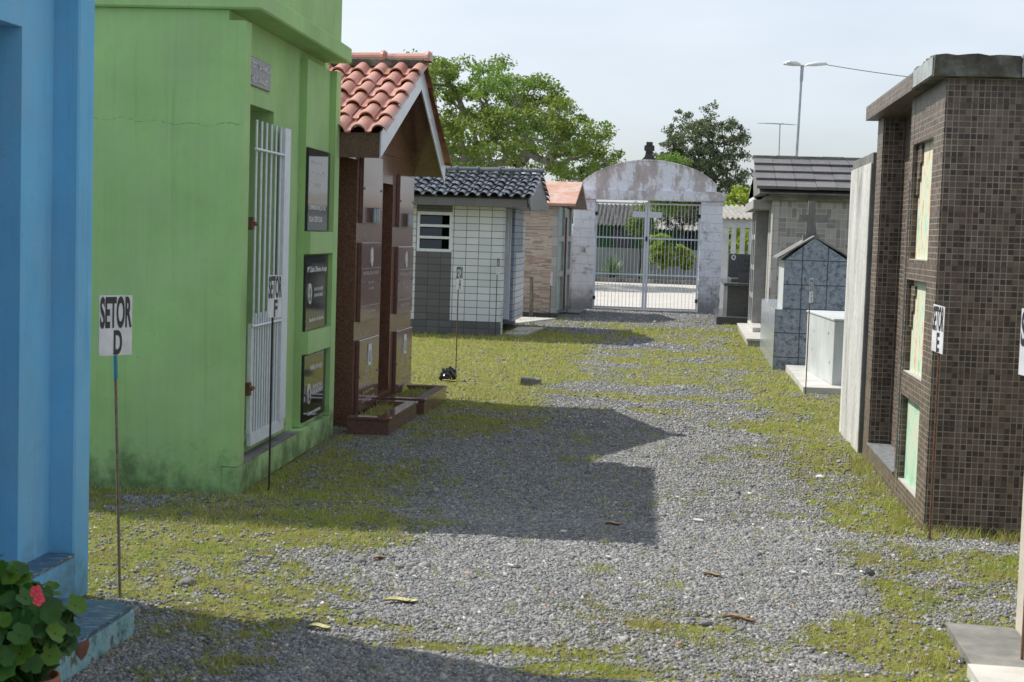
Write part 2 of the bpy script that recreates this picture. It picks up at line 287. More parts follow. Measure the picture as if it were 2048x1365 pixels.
    def leaf(name, stops, rough=0.5, tr=0.35, patch=None, patch2=None):
        N = NB(name); gi = N.n('ShaderNodeNewGeometry')
        f = gi.outputs['Random Per Island']
        c = N.ramp(f, stops)
        if patch: c = N.mix(N.ramp(N.noise(patch[0], 3), [(0.42, 0.0), (0.6, 0.8)]), c, patch[1])
        if patch2: c = N.mix(N.ramp(N.noise(patch2[0], 5, .7, v=N.map((1, 1, 1), (3.1, 7.7, 0))), [(0.46, 0.0), (0.60, 0.85)]), c, patch2[1])
        N.fin(c, rough); N.p.inputs['Specular IOR Level'].default_value = 0.3
        t = N.n('ShaderNodeBsdfTranslucent'); N.set(t.inputs[0], c)
        ms = N.n('ShaderNodeMixShader'); ms.inputs[0].default_value = tr
        N.t.links.new(N.p.outputs[0], ms.inputs[1]); N.t.links.new(t.outputs[0], ms.inputs[2]); N.t.links.new(ms.outputs[0], N.out.inputs[0])
        return N.m
    M['leaf_big'] = leaf('bright_tree_leaf', [(0, (0.09, 0.14, 0.03)), (0.5, (0.17, 0.245, 0.035)), (1, (0.27, 0.31, 0.05))], patch=(0.5, (0.17, 0.30, 0.06)), tr=.45)
    M['leaf_dark'] = leaf('dark_tree_leaf', [(0, (0.09, 0.12, 0.06)), (0.6, (0.165, 0.20, 0.105)), (1, (0.26, 0.29, 0.16))], patch=(0.5, (0.06, 0.085, 0.045)), tr=0.35)
    M['leaf_yellow'] = leaf('yellow_green_leaf', [(0, (0.18, 0.30, 0.03)), (0.7, (0.32, 0.42, 0.05)), (1, (0.5, 0.52, 0.09))])
    M['leaf_ger'] = leaf('geranium_leaf', [(0, (0.02, 0.07, 0.012)), (0.7, (0.045, 0.135, 0.018)), (0.96, (0.11, 0.22, 0.02)), (1, (0.30, 0.16, 0.02))], 0.45, 0.3)
    M['petal'] = plain('pink_red_petal', (0.75, 0.07, 0.10), 0.6)
    M['yucca'] = leaf('yucca_blade', [(0, (0.07, 0.14, 0.05)), (1, (0.22, 0.32, 0.16))], 0.4, 0.2)
    M['grass'] = leaf('short_grass_blade', [(0, (0.17, 0.24, 0.03)), (0.35, (0.31, 0.38, 0.05)), (0.62, (0.45, 0.47, 0.09)), (0.8, (0.60, 0.54, 0.24)), (1, (0.36, 0.25, 0.12))], 0.6, 0.35, patch=(2.2, (0.34, 0.42, 0.06)), patch2=(4.5, (0.40, 0.34, 0.15)))
    N = NB('grey_gravel_stone'); gi = N.n('ShaderNodeNewGeometry')
    c = N.ramp(gi.outputs['Random Per Island'], [(0, (0.125, 0.13, 0.138)), (0.5, (0.205, 0.207, 0.21)), (0.85, (0.30, 0.298, 0.29)), (0.965, (0.33, 0.33, 0.32)), (0.985, (0.30, 0.19, 0.14)), (1, (0.62, 0.61, 0.58))])
    N.bump(N.noise(160, 3), 0.5, 0.003); M['stone'] = N.fin(c, 0.9)
    M['chip'] = plain('white_marble_chip', (0.55, 0.54, 0.51), 0.6)
    M['dead_leaf'] = plain('dry_yellow_leaf', (0.46, 0.42, 0.20), 0.7, 0, 0.4, 30)
    M['brown_leaf'] = plain('dry_brown_leaf', (0.36, 0.25, 0.15), 0.8, 0, 0.4, 30)
    # ground
    N = NB('gravel_and_turf'); at = N.n('ShaderNodeAttribute', attribute_name='cover'); cov = at.outputs['Fac']
    pos = N.tc()
    vo = N.n('ShaderNodeTexVoronoi'); N.set(vo.inputs['Vector'], pos); vo.inputs['Scale'].default_value = 48
    vo2 = N.n('ShaderNodeTexVoronoi'); N.set(vo2.inputs['Vector'], pos); vo2.inputs['Scale'].default_value = 19
    r = N.xyz(vo.outputs['Color'])[0]; r2 = N.xyz(vo2.outputs['Color'])[1]
    gv = N.ramp(N.math('ADD', N.math('MULTIPLY', r, 0.6), N.math('MULTIPLY', r2, 0.4)), [(0.15, (0.085, 0.088, 0.094)), (0.45, (0.15, 0.155, 0.162)), (0.75, (0.22, 0.222, 0.226)), (0.93, (0.30, 0.30, 0.30))])
    gv = N.mix(N.ramp(N.noise(1.1, 6, 0.6), [(0.45, 0.0), (0.7, 0.5)]), gv, (0.20, 0.19, 0.175))
    gr = N.ramp(N.noise(6, 6, 0.7), [(0.3, (0.20, 0.24, 0.045)), (0.5, (0.31, 0.33, 0.07)), (0.66, (0.40, 0.38, 0.13)), (0.8, (0.30, 0.24, 0.13))])
    gr = N.mix(N.ramp(N.noise(9, 6, 0.75), [(0.50, 0.0), (0.66, 0.8)]), gr, N.ramp(N.noise(21, 4), [(0.35, (0.12, 0.10, 0.075)), (0.65, (0.21, 0.185, 0.14))]))
    gr = N.mix(N.math('MULTIPLY', N.noise(80, 4, 0.8), 0.95), gr, (0.075, 0.07, 0.035))
    k = N.math('ADD', cov, N.math('MULTIPLY', N.math('SUBTRACT', N.noise(28, 5, 0.75), 0.5), 0.9))
    c = N.mix(N.ramp(k, [(0.42, 0.0), (0.60, 1.0)]), gv, gr)
    hh = N.math('ADD', N.math('MULTIPLY', vo.outputs['Distance'], -0.6), N.math('ADD', N.math('MULTIPLY', vo2.outputs['Distance'], -0.8), N.noise(30, 5, 0.7)))
    N.bump(hh, 0.9, 0.03); M['ground'] = N.fin(c, 0.95, spec=0.15)
build_materials()
def mt(x): return MATS[x] if isinstance(x, str) else x

# ------------------------------------------------------------------ mesh helpers
class MB:
    def __init__(s): s.v = []; s.f = []
    def add(s, vs, fs):
        b = len(s.v); s.v += [tuple(v) for v in vs]; s.f += [tuple(i + b for i in f) for f in fs]; return s
    def box(s, x0, x1, y0, y1, z0, z1, ch=0.0):
        x0, x1 = min(x0, x1), max(x0, x1); y0, y1 = min(y0, y1), max(y0, y1); z0, z1 = min(z0, z1), max(z0, z1)
        if ch <= 0:
            return s.add([(x0, y0, z0), (x1, y0, z0), (x1, y1, z0), (x0, y1, z0), (x0, y0, z1), (x1, y0, z1), (x1, y1, z1), (x0, y1, z1)],
                         [(0, 3, 2, 1), (4, 5, 6, 7), (0, 1, 5, 4), (1, 2, 6, 5), (2, 3, 7, 6), (3, 0, 4, 7)])
        c = min(ch, (x1 - x0) / 3, (y1 - y0) / 3, (z1 - z0) / 3)
        bm = bmesh.new(); bmesh.ops.create_cube(bm, size=1)
        for v in bm.verts:
            v.co = Vector(((x0 + x1) / 2 + v.co.x * (x1 - x0), (y0 + y1) / 2 + v.co.y * (y1 - y0), (z0 + z1) / 2 + v.co.z * (z1 - z0)))
        bmesh.ops.bevel(bm, geom=bm.edges[:], offset=c, segments=1, affect='EDGES'); s.frombm(bm); return s
    def frombm(s, bm):
        bm.verts.ensure_lookup_table(); bm.verts.index_update()
        s.add([v.co[:] for v in bm.verts], [[v.index for v in f.verts] for f in bm.faces]); bm.free()
    def prism(s, poly, vec):
        """closed planar polygon (3d points) swept along vec"""
        n = len(poly); P = [Vector(p) for p in poly]; V = Vector(vec)
        nrm = Vector((0, 0, 0))
        for i in range(n): nrm += P[i].cross(P[(i + 1) % n])
        if nrm.dot(V) > 0: P.reverse()
        return s.add(P + [p + V for p in P], [tuple(range(n)), tuple(range(2 * n - 1, n - 1, -1))] + [(i, i + n, (i + 1) % n + n, (i + 1) % n) for i in range(n)])
    def tube(s, pts, r, n=8, caps=True):
        P = [Vector(p) for p in pts]; R = r if isinstance(r, (list, tuple)) else [r] * len(P)
        b = len(s.v); vs = []; fs = []
        up = None
        for i, p in enumerate(P):
            d = (P[min(i + 1, len(P) - 1)] - P[max(i - 1, 0)]).normalized()
            if up is None: up = d.orthogonal().normalized()
            else:
                up = (up - d * up.dot(d)); up = up.normalized() if up.length > 1e-6 else d.orthogonal().normalized()
            q = d.cross(up)
            for k in range(n):
                a = 2 * pi * k / n; vs.append(p + (up * cos(a) + q * sin(a)) * R[i])
        for i in range(len(P) - 1):
            for k in range(n):
                fs.append((i * n + k, i * n + (k + 1) % n, (i + 1) * n + (k + 1) % n, (i + 1) * n + k))
        if caps: fs += [tuple(range(n - 1, -1, -1)), tuple(range((len(P) - 1) * n, len(P) * n))]
        return s.add(vs, fs)
    def lathe(s, prof, c=(0, 0, 0), n=20):
        vs = []; fs = []
        for r, z in prof:
            for k in range(n): a = 2 * pi * k / n; vs.append((c[0] + r * cos(a), c[1] + r * sin(a), c[2] + z))
        for i in range(len(prof) - 1):
            for k in range(n): fs.append((i * n + k, i * n + (k + 1) % n, (i + 1) * n + (k + 1) % n, (i + 1) * n + k))
        fs += [tuple(range(n - 1, -1, -1)), tuple(range((len(prof) - 1) * n, len(prof) * n))]
        return s.add(vs, fs)
    def build(s, name, m, parent=None, smooth=False, xf=None):
        me = bpy.data.meshes.new(name); me.from_pydata([v if isinstance(v, tuple) else tuple(v) for v in s.v], [], s.f); me.update()
        if smooth:
            for p in me.polygons: p.use_smooth = True
        me.materials.append(mt(m)); o = bpy.data.objects.new(name, me); COL.objects.link(o)
        if parent: o.parent = parent
        if xf is not None: o.matrix_local = xf
        return o

def npmesh(name, V, F, m, parent=None, smooth=False, attr=None):
    """V (n,3), F (m,k) arrays"""
    me = bpy.data.meshes.new(name); V = np.asarray(V, np.float32); F = np.asarray(F, np.int32)
    k = F.shape[1]
    me.vertices.add(len(V)); me.vertices.foreach_set('co', V.ravel())
    me.loops.add(F.size); me.loops.foreach_set('vertex_index', F.ravel())
    me.polygons.add(len(F)); me.polygons.foreach_set('loop_start', np.arange(0, F.size, k, dtype=np.int32))
    me.polygons.foreach_set('loop_total', np.full(len(F), k, np.int32))
    me.update(calc_edges=True); me.validate()
    if smooth: me.polygons.foreach_set('use_smooth', np.ones(len(F), bool))
    if attr is not None:
        a = me.attributes.new(attr[0], 'FLOAT', 'POINT'); a.data.foreach_set('value', np.asarray(attr[1], np.float32))
    me.materials.append(mt(m)); o = bpy.data.objects.new(name, me); COL.objects.link(o)
    if parent: o.parent = parent
    return o

def tag(o, label=None, cat=None, group=None, kind=None):
    if label: o['label'] = label
    if cat: o['category'] = cat
    if group: o['group'] = group
    if kind: o['kind'] = kind
    return o
def thing(name, label, cat, loc=(0, 0, 0), rz=0.0, group=None):
    o = bpy.data.objects.new(name, None); o.empty_display_size = 0.3; COL.objects.link(o)
    o.location = loc; o.rotation_euler = (0, 0, rz); return tag(o, label, cat, group)
def copy_tree(o, parent=None):
    c = o.copy(); COL.objects.link(c); c.parent = parent
    for ch in list(o.children): copy_tree(ch, c)
    return c

def text_mesh(s, size_w, h, origin, udir, ndir, name, m, parent, bold=0.0, depth=0.0015, align='CENTER'):
    """writing as real thin raised letters, fitted to width size_w and height h; origin = centre of the word"""
    cu = bpy.data.curves.new('t', 'FONT'); cu.body = s; cu.size = 1.0; cu.extrude = 0.0; cu.offset = bold; cu.align_x = 'LEFT'
    ob = bpy.data.objects.new('t', cu); COL.objects.link(ob)
    dg = bpy.context.evaluated_depsgraph_get(); me0 = ob.evaluated_get(dg).to_mesh()
    V = [v.co.copy() for v in me0.vertices]; F = [tuple(p.vertices) for p in me0.polygons]
    ob.to_mesh_clear(); bpy.data.objects.remove(ob); bpy.data.curves.remove(cu)
    if not V: return None
    xs = [v.x for v in V]; ys = [v.y for v in V]; x0, x1, y0, y1 = min(xs), max(xs), min(ys), max(ys)
    U = Vector(udir).normalized(); Nn = Vector(ndir).normalized(); O = Vector(origin); Z = Nn.cross(U)
    if Z.z < 0: Z = -Z
    sx = size_w / (x1 - x0); sy = h / (y1 - y0)
    pts = [O + U * ((v.x - (x0 + x1) / 2) * sx) + Z * ((v.y - (y0 + y1) / 2) * sy) for v in V]
    mb = MB(); n = len(pts); mb.v = [tuple(p + Nn * depth) for p in pts] + [tuple(p) for p in pts]; mb.f = list(F)
    ec = {}
    for f in F:
        for i in range(len(f)):
            a, b = f[i], f[(i + 1) % len(f)]; ec[(a, b)] = 1
    for (a, b) in list(ec):
        if (b, a) not in ec: mb.f.append((b, a, a + n, b + n))
    return mb.build(name, m, parent)

# ------------------------------------------------------------------ ground: one sheet with gravel and turf, out to the horizon
def _hash(ix, iy, s):
    h = (ix.astype(np.int64) * 374761393 + iy.astype(np.int64) * 668265263 + s * 974634777) & 0x7fffffff
    h = ((h ^ (h >> 13)) * 1274126177) & 0x7fffffff
    return ((h ^ (h >> 16)) & 0xffff) / 65535.0
def vnoise(x, y, s=0):
    ix = np.floor(x); iy = np.floor(y); fx = x - ix; fy = y - iy
    fx = fx * fx * (3 - 2 * fx); fy = fy * fy * (3 - 2 * fy)
    a = _hash(ix, iy, s); b = _hash(ix + 1, iy, s); c = _hash(ix, iy + 1, s); d = _hash(ix + 1, iy + 1, s)
    return a * (1 - fx) * (1 - fy) + b * fx * (1 - fy) + c * (1 - fx) * fy + d * fx * fy
def fbm(x, y, s=0, o=5, g=0.55):
    t = 0; a = 1; n = 0
    for i in range(o):
        t = t + a * vnoise(x * 2 ** i, y * 2 ** i, s + i); n += a; a *= g
    return t / n
def smooth(a, b, x):
    t = np.clip((x - a) / (b - a), 0, 1); return t * t * (3 - 2 * t)
def blob(x, y, cx, cy, rx, ry): return np.clip(1.25 - ((x - cx) / rx) ** 2 - ((y - cy) / ry) ** 2, 0, 1)
def cover(x, y):
    """how much turf (1) against gravel (0) covers a point"""
    x = np.asarray(x, float); y = np.asarray(y, float)
    n = fbm(x * 1.25, y * 1.0, 3) * 0.46 + fbm(x * 5, y * 4.5, 11, 3) * 0.30 + fbm(x * 19, y * 17, 29, 2) * 0.24
    b = np.full_like(n, -0.175) - .05 * (y < 13)
    left = smooth(-0.95, -2.0, x) ; right = smooth(0.55, 1.15, x)
    b = np.where(y < 13, b + 0.37 * smooth(-0.85, -1.9, x), b)
    b = np.where((y < 8.1) & (y > 5.9), b + 0.27 * smooth(-0.85, -1.5, x), b)
    b = b + 0.38 * smooth(0.5, 1.05, x)
    lawn = smooth(-1.05 - 0.02 * (y - 14), -1.75, x) * smooth(13.3, 14.3, y) * smooth(25.5, 23.5, y)
    b = b + 0.75 * lawn
    b = b + 0.20 * smooth(15.5, 19, y) * smooth(30, 24, y)
    for (cx, cy, rx, ry, w) in [(-0.75, 5.72, 0.55, 0.10, .55), (-0.35, 5.50, 0.35, 0.12, .4), (0.05, 6.2, .3, .07, .35), (-1.0, 5.95, .35, .08, .3),
                                (-0.2, 15.35, 1.6, 0.16, .45), (-0.55, 14.1, 0.9, .25, .3), (-0.75, 10.75, .35, .10, .42), (-1.9, 9.8, .45, .8, .2), (-1.95, 8.2, .55, .35, .35),
                                (0.95, 6.1, .45, .40, .35), (0.95, 7.1, .35, .45, .25), (1.15, 9.2, .3, .9, .2), (0.75, 5.55, .6, .14, .4),
                                (0.55, 8.9, .35, .18, .25), (0.7, 13.3, .6, .5, .3), (0.1, 19.5, .9, .6, .25), (-0.3, 21.5, 1.1, .5, .25), (0.3, 26.5, 1.0, .5, .35), (-1.3, 27.5, .6, .5, .35), (-0.7, 17.2, .8, .2, .2)]:
        b = b + w * blob(x, y, cx, cy, rx, ry)
    b = b - 0.34 * blob(x, y, -1.0, 9.9, 1.0, 2.2) - 0.20 * blob(x, y, -1.15, 6.9, .7, .9) - .18 * blob(x, y, -1.9, 10.2, .8, 1.6)
    b = b - 0.30 * blob(x, y, 0.45, 7.3, .5, 1.0) - 0.35 * blob(x, y, -.2, 7.2, 1.0, .5) - .25 * blob(x, y, 1.75, 8.3, .55, .25) - 0.30 * smooth(29.5, 31, y) - .3 * blob(x, y, 1.0, 7.35, .35, .12)
    return np.clip(0.5 + (n - 0.5) * 2.3 + b, 0, 1)
def gz(x, y):
    x = np.asarray(x, float); y = np.asarray(y, float)
    near = smooth(40, 33, y) * smooth(-9, -6, x) * smooth(9, 6, x)
    return near * ((fbm(x * 0.9, y * 0.9, 40, 3) - 0.5) * 0.035 + (fbm(x * 6, y * 6, 60, 3) - 0.5) * 0.014)

def grid_ax(a): return np.unique(np.round(np.concatenate(a), 4))
def build_ground():
    xs = grid_ax([-np.geomspace(5, 900, 26), np.arange(-5, -3.1, .15), np.arange(-3.1, 2.3, .035), np.arange(2.3, 5, .15), np.geomspace(5, 900, 26)])
    ys = grid_ax([-np.geomspace(1, 400, 16), np.arange(-1, 4.4, .2), np.arange(4.4, 13, .035), np.arange(13, 22, .06), np.arange(22, 35, .1), np.geomspace(35, 1400, 30)])
    X, Y = np.meshgrid(xs, ys); nx = len(xs); ny = len(ys)
    Z = gz(X, Y); V = np.stack([X, Y, Z], -1).reshape(-1, 3)
    i = np.arange(ny - 1)[:, None] * nx + np.arange(nx - 1)[None, :]
    F = np.stack([i, i + 1, i + nx + 1, i + nx], -1).reshape(-1, 4)
    o = npmesh('ground', V, F, 'ground', smooth=True, attr=('cover', cover(X, Y).ravel()))
    tag(o, kind='structure')
build_ground()
rng = np.random.default_rng(7)
SOLID = [(-6, -2.62, 8.7, 11.6), (-6, -2.64, 12.0, 14.6), (-6, -2.47, 3, 6.1), (-2.5, -2.1, 4, 5.62), (-2.6, -2.22, 11.4, 12.85), (-2.6, -2.22, 12.85, 14.1), (-6, -2.88, 23.6, 27),
         (-6, -2.5, 29.6, 33.2), (1.4, 5, 8.7, 11.75), (1.37, 5, 11.85, 13.2), (1.30, 5, 16.4, 19.3), (1.14, 5, 19.5, 23.5), (0.97, 5, 23.6, 28.5), (0.58, 5, 29.5, 33), (1.13, 5, 4, 6.42)]
def clear_of(x, y, pad=0.0):
    m = np.ones(len(x), bool)
    for a, b, c, d in SOLID: m &= ~((x > a - pad) & (x < b + pad) & (y > c - pad) & (y < d + pad))
    return m
ICO = None
def rockshape():
    v = np.array([(-1, -1, -1), (1, -1, -1), (1, 1, -1), (-1, 1, -1), (-1, -1, 1), (1, -1, 1), (1, 1, 1), (-1, 1, 1)], float) * .72
    f = np.array([(0, 3, 2), (0, 2, 1), (4, 5, 6), (4, 6, 7), (0, 1, 5), (0, 5, 4), (1, 2, 6), (1, 6, 5), (2, 3, 7), (2, 7, 6), (3, 0, 4), (3, 4, 7)])
    return v, f
def ico():
    t = (1 + 5 ** .5) / 2
    v = np.array([(-1, t, 0), (1, t, 0), (-1, -t, 0), (1, -t, 0), (0, -1, t), (0, 1, t), (0, -1, -t), (0, 1, -t), (t, 0, -1), (t, 0, 1), (-t, 0, -1), (-t, 0, 1)], float)
    v /= np.linalg.norm(v[0])
    f = np.array([(0, 11, 5), (0, 5, 1), (0, 1, 7), (0, 7, 10), (0, 10, 11), (1, 5, 9), (5, 11, 4), (11, 10, 2), (10, 7, 6), (7, 1, 8), (3, 9, 4), (3, 4, 2), (3, 2, 6), (3, 6, 8), (3, 8, 9), (4, 9, 5), (2, 4, 11), (6, 2, 10), (8, 6, 7), (9, 8, 1)])
    return v, f
def rocks(x, y, z, s, m, name, jit=0.25, flat=0.7):
    n = len(x); v, f = rockshape(); nv = len(v); V = np.repeat(v[None], n, 0) * (1 + jit * rng.uniform(-1, 1, (n, nv, 1))) + .28 * rng.uniform(-1, 1, (n, nv, 3))
    V *= np.stack([rng.uniform(.7, 1.35, n), rng.uniform(.7, 1.35, n), rng.uniform(.5, .9, n) * flat / .7], 1)[:, None, :]
    a = rng.uniform(0, 2 * pi, n); tl = rng.normal(0, .6, n)
    c, s_ = np.cos(tl)[:, None], np.sin(tl)[:, None]; X, Y, Z = V[..., 0], V[..., 1], V[..., 2]
    Y, Z = Y * c - Z * s_, Y * s_ + Z * c
    c, s_ = np.cos(a)[:, None], np.sin(a)[:, None]; X, Y = X * c - Y * s_, X * s_ + Y * c
    V = np.stack([X, Y, Z], -1) * s[:, None, None] + np.stack([x, y, z], -1)[:, None, :]
    F = (f[None] + nv * np.arange(n)[:, None, None]).reshape(-1, 3)
    return npmesh(name, V.reshape(-1, 3), F, m)
def build_gravel():
    P = []
    for (n, y0, y1, smin, smax, pw) in [(420000, 4.9, 8.5, .0030, .0105, 2.2), (230000, 8.2, 12.5, .004, .0105, 1.9), (110000, 12.2, 20, .006, .013, 1.5), (50000, 20, 34, .008, .018, 1.3)]:
        y = rng.uniform(y0, y1, n); x = rng.uniform(-3.2, 2.2, n)
        lim = (x > -0.47 * y + -0.2) & (x < 0.27 * y + .3)
        k = rng.uniform(0, 1, n) < np.clip(1.2 - cover(x, y) * 1.75, 0.045, 1)
        q = lim & k & clear_of(x, y); x = x[q]; y = y[q]
        s = smin + (smax - smin) * rng.uniform(0, 1, len(x)) ** pw
        big = rng.uniform(0, 1, len(x)) < 0.004; s = np.where(big, s * 2.2, s)
        P.append((x, y, s))
    x, y, s = [np.concatenate([p[i] for p in P]) for i in range(3)]
    o = rocks(x, y, gz(x, y) + s * (0.08 + .35 * (cover(x, y) > .55)), s, 'stone', 'gravel')
    tag(o, 'grey crushed stone gravel covering the cemetery lane', kind='stuff')
build_gravel()
def blades(x, y, h, lean, w, m, name, zoff=0.0):
    n = len(x); a = rng.uniform(0, 2 * pi, n); b = rng.uniform(0, 2 * pi, n)
    dx, dy = np.cos(a) * w / 2, np.sin(a) * w / 2; lx, ly = np.cos(b) * lean, np.sin(b) * lean; z = gz(x, y) - .002 + zoff
    V = np.zeros((n, 5, 3))
    V[:, 0] = np.stack([x - dx, y - dy, z], 1); V[:, 1] = np.stack([x + dx, y + dy, z], 1)
    V[:, 2] = np.stack([x + dx * .7 + lx * .35, y + dy * .7 + ly * .35, z + h * .6], 1); V[:, 3] = np.stack([x - dx * .7 + lx * .35, y - dy * .7 + ly * .35, z + h * .6], 1)
    V[:, 4] = np.stack([x + lx, y + ly, z + h], 1)
    b0 = 5 * np.arange(n)[:, None]
    F = np.concatenate([b0 + np.array([[0, 1, 2]]), b0 + np.array([[0, 2, 3]]), b0 + np.array([[3, 2, 4]])])
    return V.reshape(-1, 3), F
def build_grass():
    VV = []; FF = []; off = 0
    for (n, y0, y1, hm, w) in [(300000, 4.9, 8.2, .018, .0028), (240000, 8.0, 13.5, .019, .0038), (150000, 13, 24.5, .020, .0075), (60000, 24, 33.5, .025, .012)]:
        y = rng.uniform(y0, y1, n); x = rng.uniform(-4.6, 2.4, n)
        lim = (x > -0.47 * y - .2) & (x < 0.27 * y + .3)
        c = cover(x, y); cl = fbm(x * 9, y * 9, 77, 2)
        q = lim & clear_of(x, y) & (rng.uniform(0, 1, n) < np.clip((c - 0.34) * 3.0, 0, 1) * np.clip((cl - .33) * 2.6, 0.08, 1)); x = x[q]; y = y[q]; c = c[q]
        h = hm * (0.5 + rng.uniform(0, 1, len(x)) ** 2 * 1.7) * (0.7 + 0.6 * c); ln = h * rng.uniform(.3, 1.3, len(x))
        V, F = blades(x, y, h, ln, w, None, None); VV.append(V); FF.append(F + off); off += len(V)
    # sparse taller tufts along wall feet and across the gravel
    tx = []; ty = []; th = []
    def tuft(cx, cy, r, n, h):
        tx.append(rng.normal(cx, r, n)); ty.append(rng.normal(cy, r, n)); th.append(np.full(n, h) * rng.uniform(.5, 1.3, n))
    for i in range(130):
        side = rng.uniform()
        if side < .3: tuft(1.36 - rng.uniform(0, .1), rng.uniform(8.5, 11.6), .03, 22, .06)
        elif side < .55: tuft(rng.uniform(1.2, 2.0), 8.58 + rng.uniform(-.1, .05), .03, 18, .07)
        elif side < .75: tuft(-2.56 + rng.uniform(0, .1), rng.uniform(8.6, 11.4), .03, 18, .045)
        elif side < .85: tuft(-2.3 + rng.uniform(-.3, .2), rng.uniform(6.0, 8.4), .03, 16, .05)
        else: tuft(rng.uniform(-3.2, -2.5), 8.52, .03, 16, .04)
    for i in range(520):
        cy = rng.uniform(5.2, 14); cx = rng.uniform(-2.3, 1.3); tuft(cx, cy, .020, 12, .03 * rng.uniform(.6, 1.5))
    for (cx, cy) in [(-.1, 6.15), (.15, 5.95), (-.76, 10.7), (-.62, 10.75), (-1.5, 7.7), (.75, 6.5), (1.0, 5.9), (1.15, 6.9), (-.35, 7.1), (.0, 6.9)]: tuft(cx, cy, .035, 70, .05)
    x = np.concatenate(tx); y = np.concatenate(ty); h = np.concatenate(th); q = clear_of(x, y); x, y, h = x[q], y[q], h[q]
    V, F = blades(x, y, h, h * rng.uniform(.2, .9, len(x)), .0035, None, None); VV.append(V); FF.append(F + off)
    o = npmesh('grass', np.concatenate(VV), np.concatenate(FF), 'grass'); tag(o, 'short patchy yellow-green grass growing through the gravel and beside the tombs', kind='stuff')
build_grass()

# ------------------------------------------------------------------ roof made of barrel tiles
def barrel_roof(x0, x1, y_e, z_e, y_r, z_r, pitch=.172, rows=6, amp=.052):
    """tiles of one slope; eave at (y_e,z_e), ridge at (y_r,z_r), columns run along x"""
    mb = MB(); L = sqrt((y_r - y_e) ** 2 + (z_r - z_e) ** 2); d = ((y_r - y_e) / L, (z_r - z_e) / L); nrm = (-d[1], d[0]) if d[0] > 0 else (d[1], -d[0])
    ncol = int(round((x1 - x0) / pitch)); p = (x1 - x0) / ncol; rl = L / rows
    prof = []
    K = 20
    for k in range(K + 1):
        t = k / K
        if t < .30: prof.append((t, .004 - .006 * sin(pi * t / .30)))
        else: prof.append((t, .004 + amp * max(0.0, sin(pi * min(1.0, (t - .30) / .70))) ** .55 if t < 1 else .004))
    for c in range(ncol):
        for r in range(rows):
            jx = random.uniform(-.009, .009); jz = random.uniform(-.004, .005)
            s0 = r * rl - .02; s1 = (r + 1) * rl + .03
            vs = []
            for (s, lift, sc) in ((s0, .022 + jz, 1.0), (s1, .0 + jz, .80)):
                for t, h in prof:
                    xx = x0 + (c + .5 + (t - .65) * (1.0 if h < .006 else (.25 + .75 * sc)) + .15) * p + jx
                    hh = h * sc + lift
                    vs.append((xx, y_e + d[0] * s + nrm[0] * hh, z_e + d[1] * s + nrm[1] * hh))
            n = K + 1
            lip = [(v[0], v[1] - nrm[0] * .014 + d[0] * .004, v[2] - nrm[1] * .014 + d[1] * .004) for v in vs[:n]]
            fs = [(k, k + 1, n + k + 1, n + k) if d[0] > 0 else (k, n + k, n + k + 1, k + 1) for k in range(K)]
            fs += [(2 * n + k, 2 * n + k + 1, k + 1, k) if d[0] > 0 else (2 * n + k, k, k + 1, 2 * n + k + 1) for k in range(K)]
            mb.add(vs + lip, fs)
    return mb
def ridge_caps(x0, x1, y, z, ln=.38, r=.062):
    mb = MB(); n = max(1, int(round((x1 - x0) / ln))); l = (x1 - x0) / n
    for i in range(n):
        a = x0 + i * l; b = a + l + .02
        rows = [(a, r * .86), (b - .05, r), (b - .045, r * 1.25), (b - .02, r * 1.32), (b, r * 1.1)]
        vs = []; K = 10
        for (x, q) in rows:
            for k in range(K + 1):
                t = pi * (1.12 * k / K - .06); vs.append((x, y + cos(t) * q * 1.15, z + sin(t) * q))
        fs = [(j * (K + 1) + k, (j + 1) * (K + 1) + k, (j + 1) * (K + 1) + k + 1, j * (K + 1) + k + 1) for j in range(len(rows) - 1) for k in range(K)]
        vs.append((b, y, z - .01)); c = len(vs) - 1; base = (len(rows) - 1) * (K + 1)
        fs += [(base + k + 1, base + k, c) for k in range(K)]
        mb.add(vs, fs)
    return mb

# ------------------------------------------------------------------ blue tomb, left edge
def blue_tomb():
    t = thing('mausoleum', 'blue painted mausoleum at the left edge with recessed front and patterned tile ledge', 'mausoleum', (0, 0, 0))
    m = MB(); m.box(-5.2, -2.86, 2.2, 6.0, 0, 3.0)                               # body
    m.box(-2.859, -2.61, 5.70, 5.999, .196, 2.999); m.box(-2.859, -2.61, 2.2, 5.699, 2.35, 2.999); m.box(-2.859, -2.61, 2.2, 3.0, .196, 2.349)
    m.box(-5.2, -2.50, 6.0, 6.16, 0, 3.0, .008); m.build('wall', 'blue', t)
    MB().box(-5.25, -2.42, 2.1, 6.22, 3.0, 3.14, .015).build('roof_slab', 'blue', t)
    MB().box(-2.859, -2.50, 2.2, 5.998, 0.0, .195).build('ledge_wall', 'blue', t)
    MB().box(-2.858, -2.497, 2.2, 5.996, .197, .212).build('ledge_tile', 'stroke', t)
    MB().box(-2.8595, -2.83, 3.1, 5.6, .214, 2.34).build('door', plain('deep_blue_door', (0.05, 0.20, 0.38), .6), t)
    return t
blue_tomb()
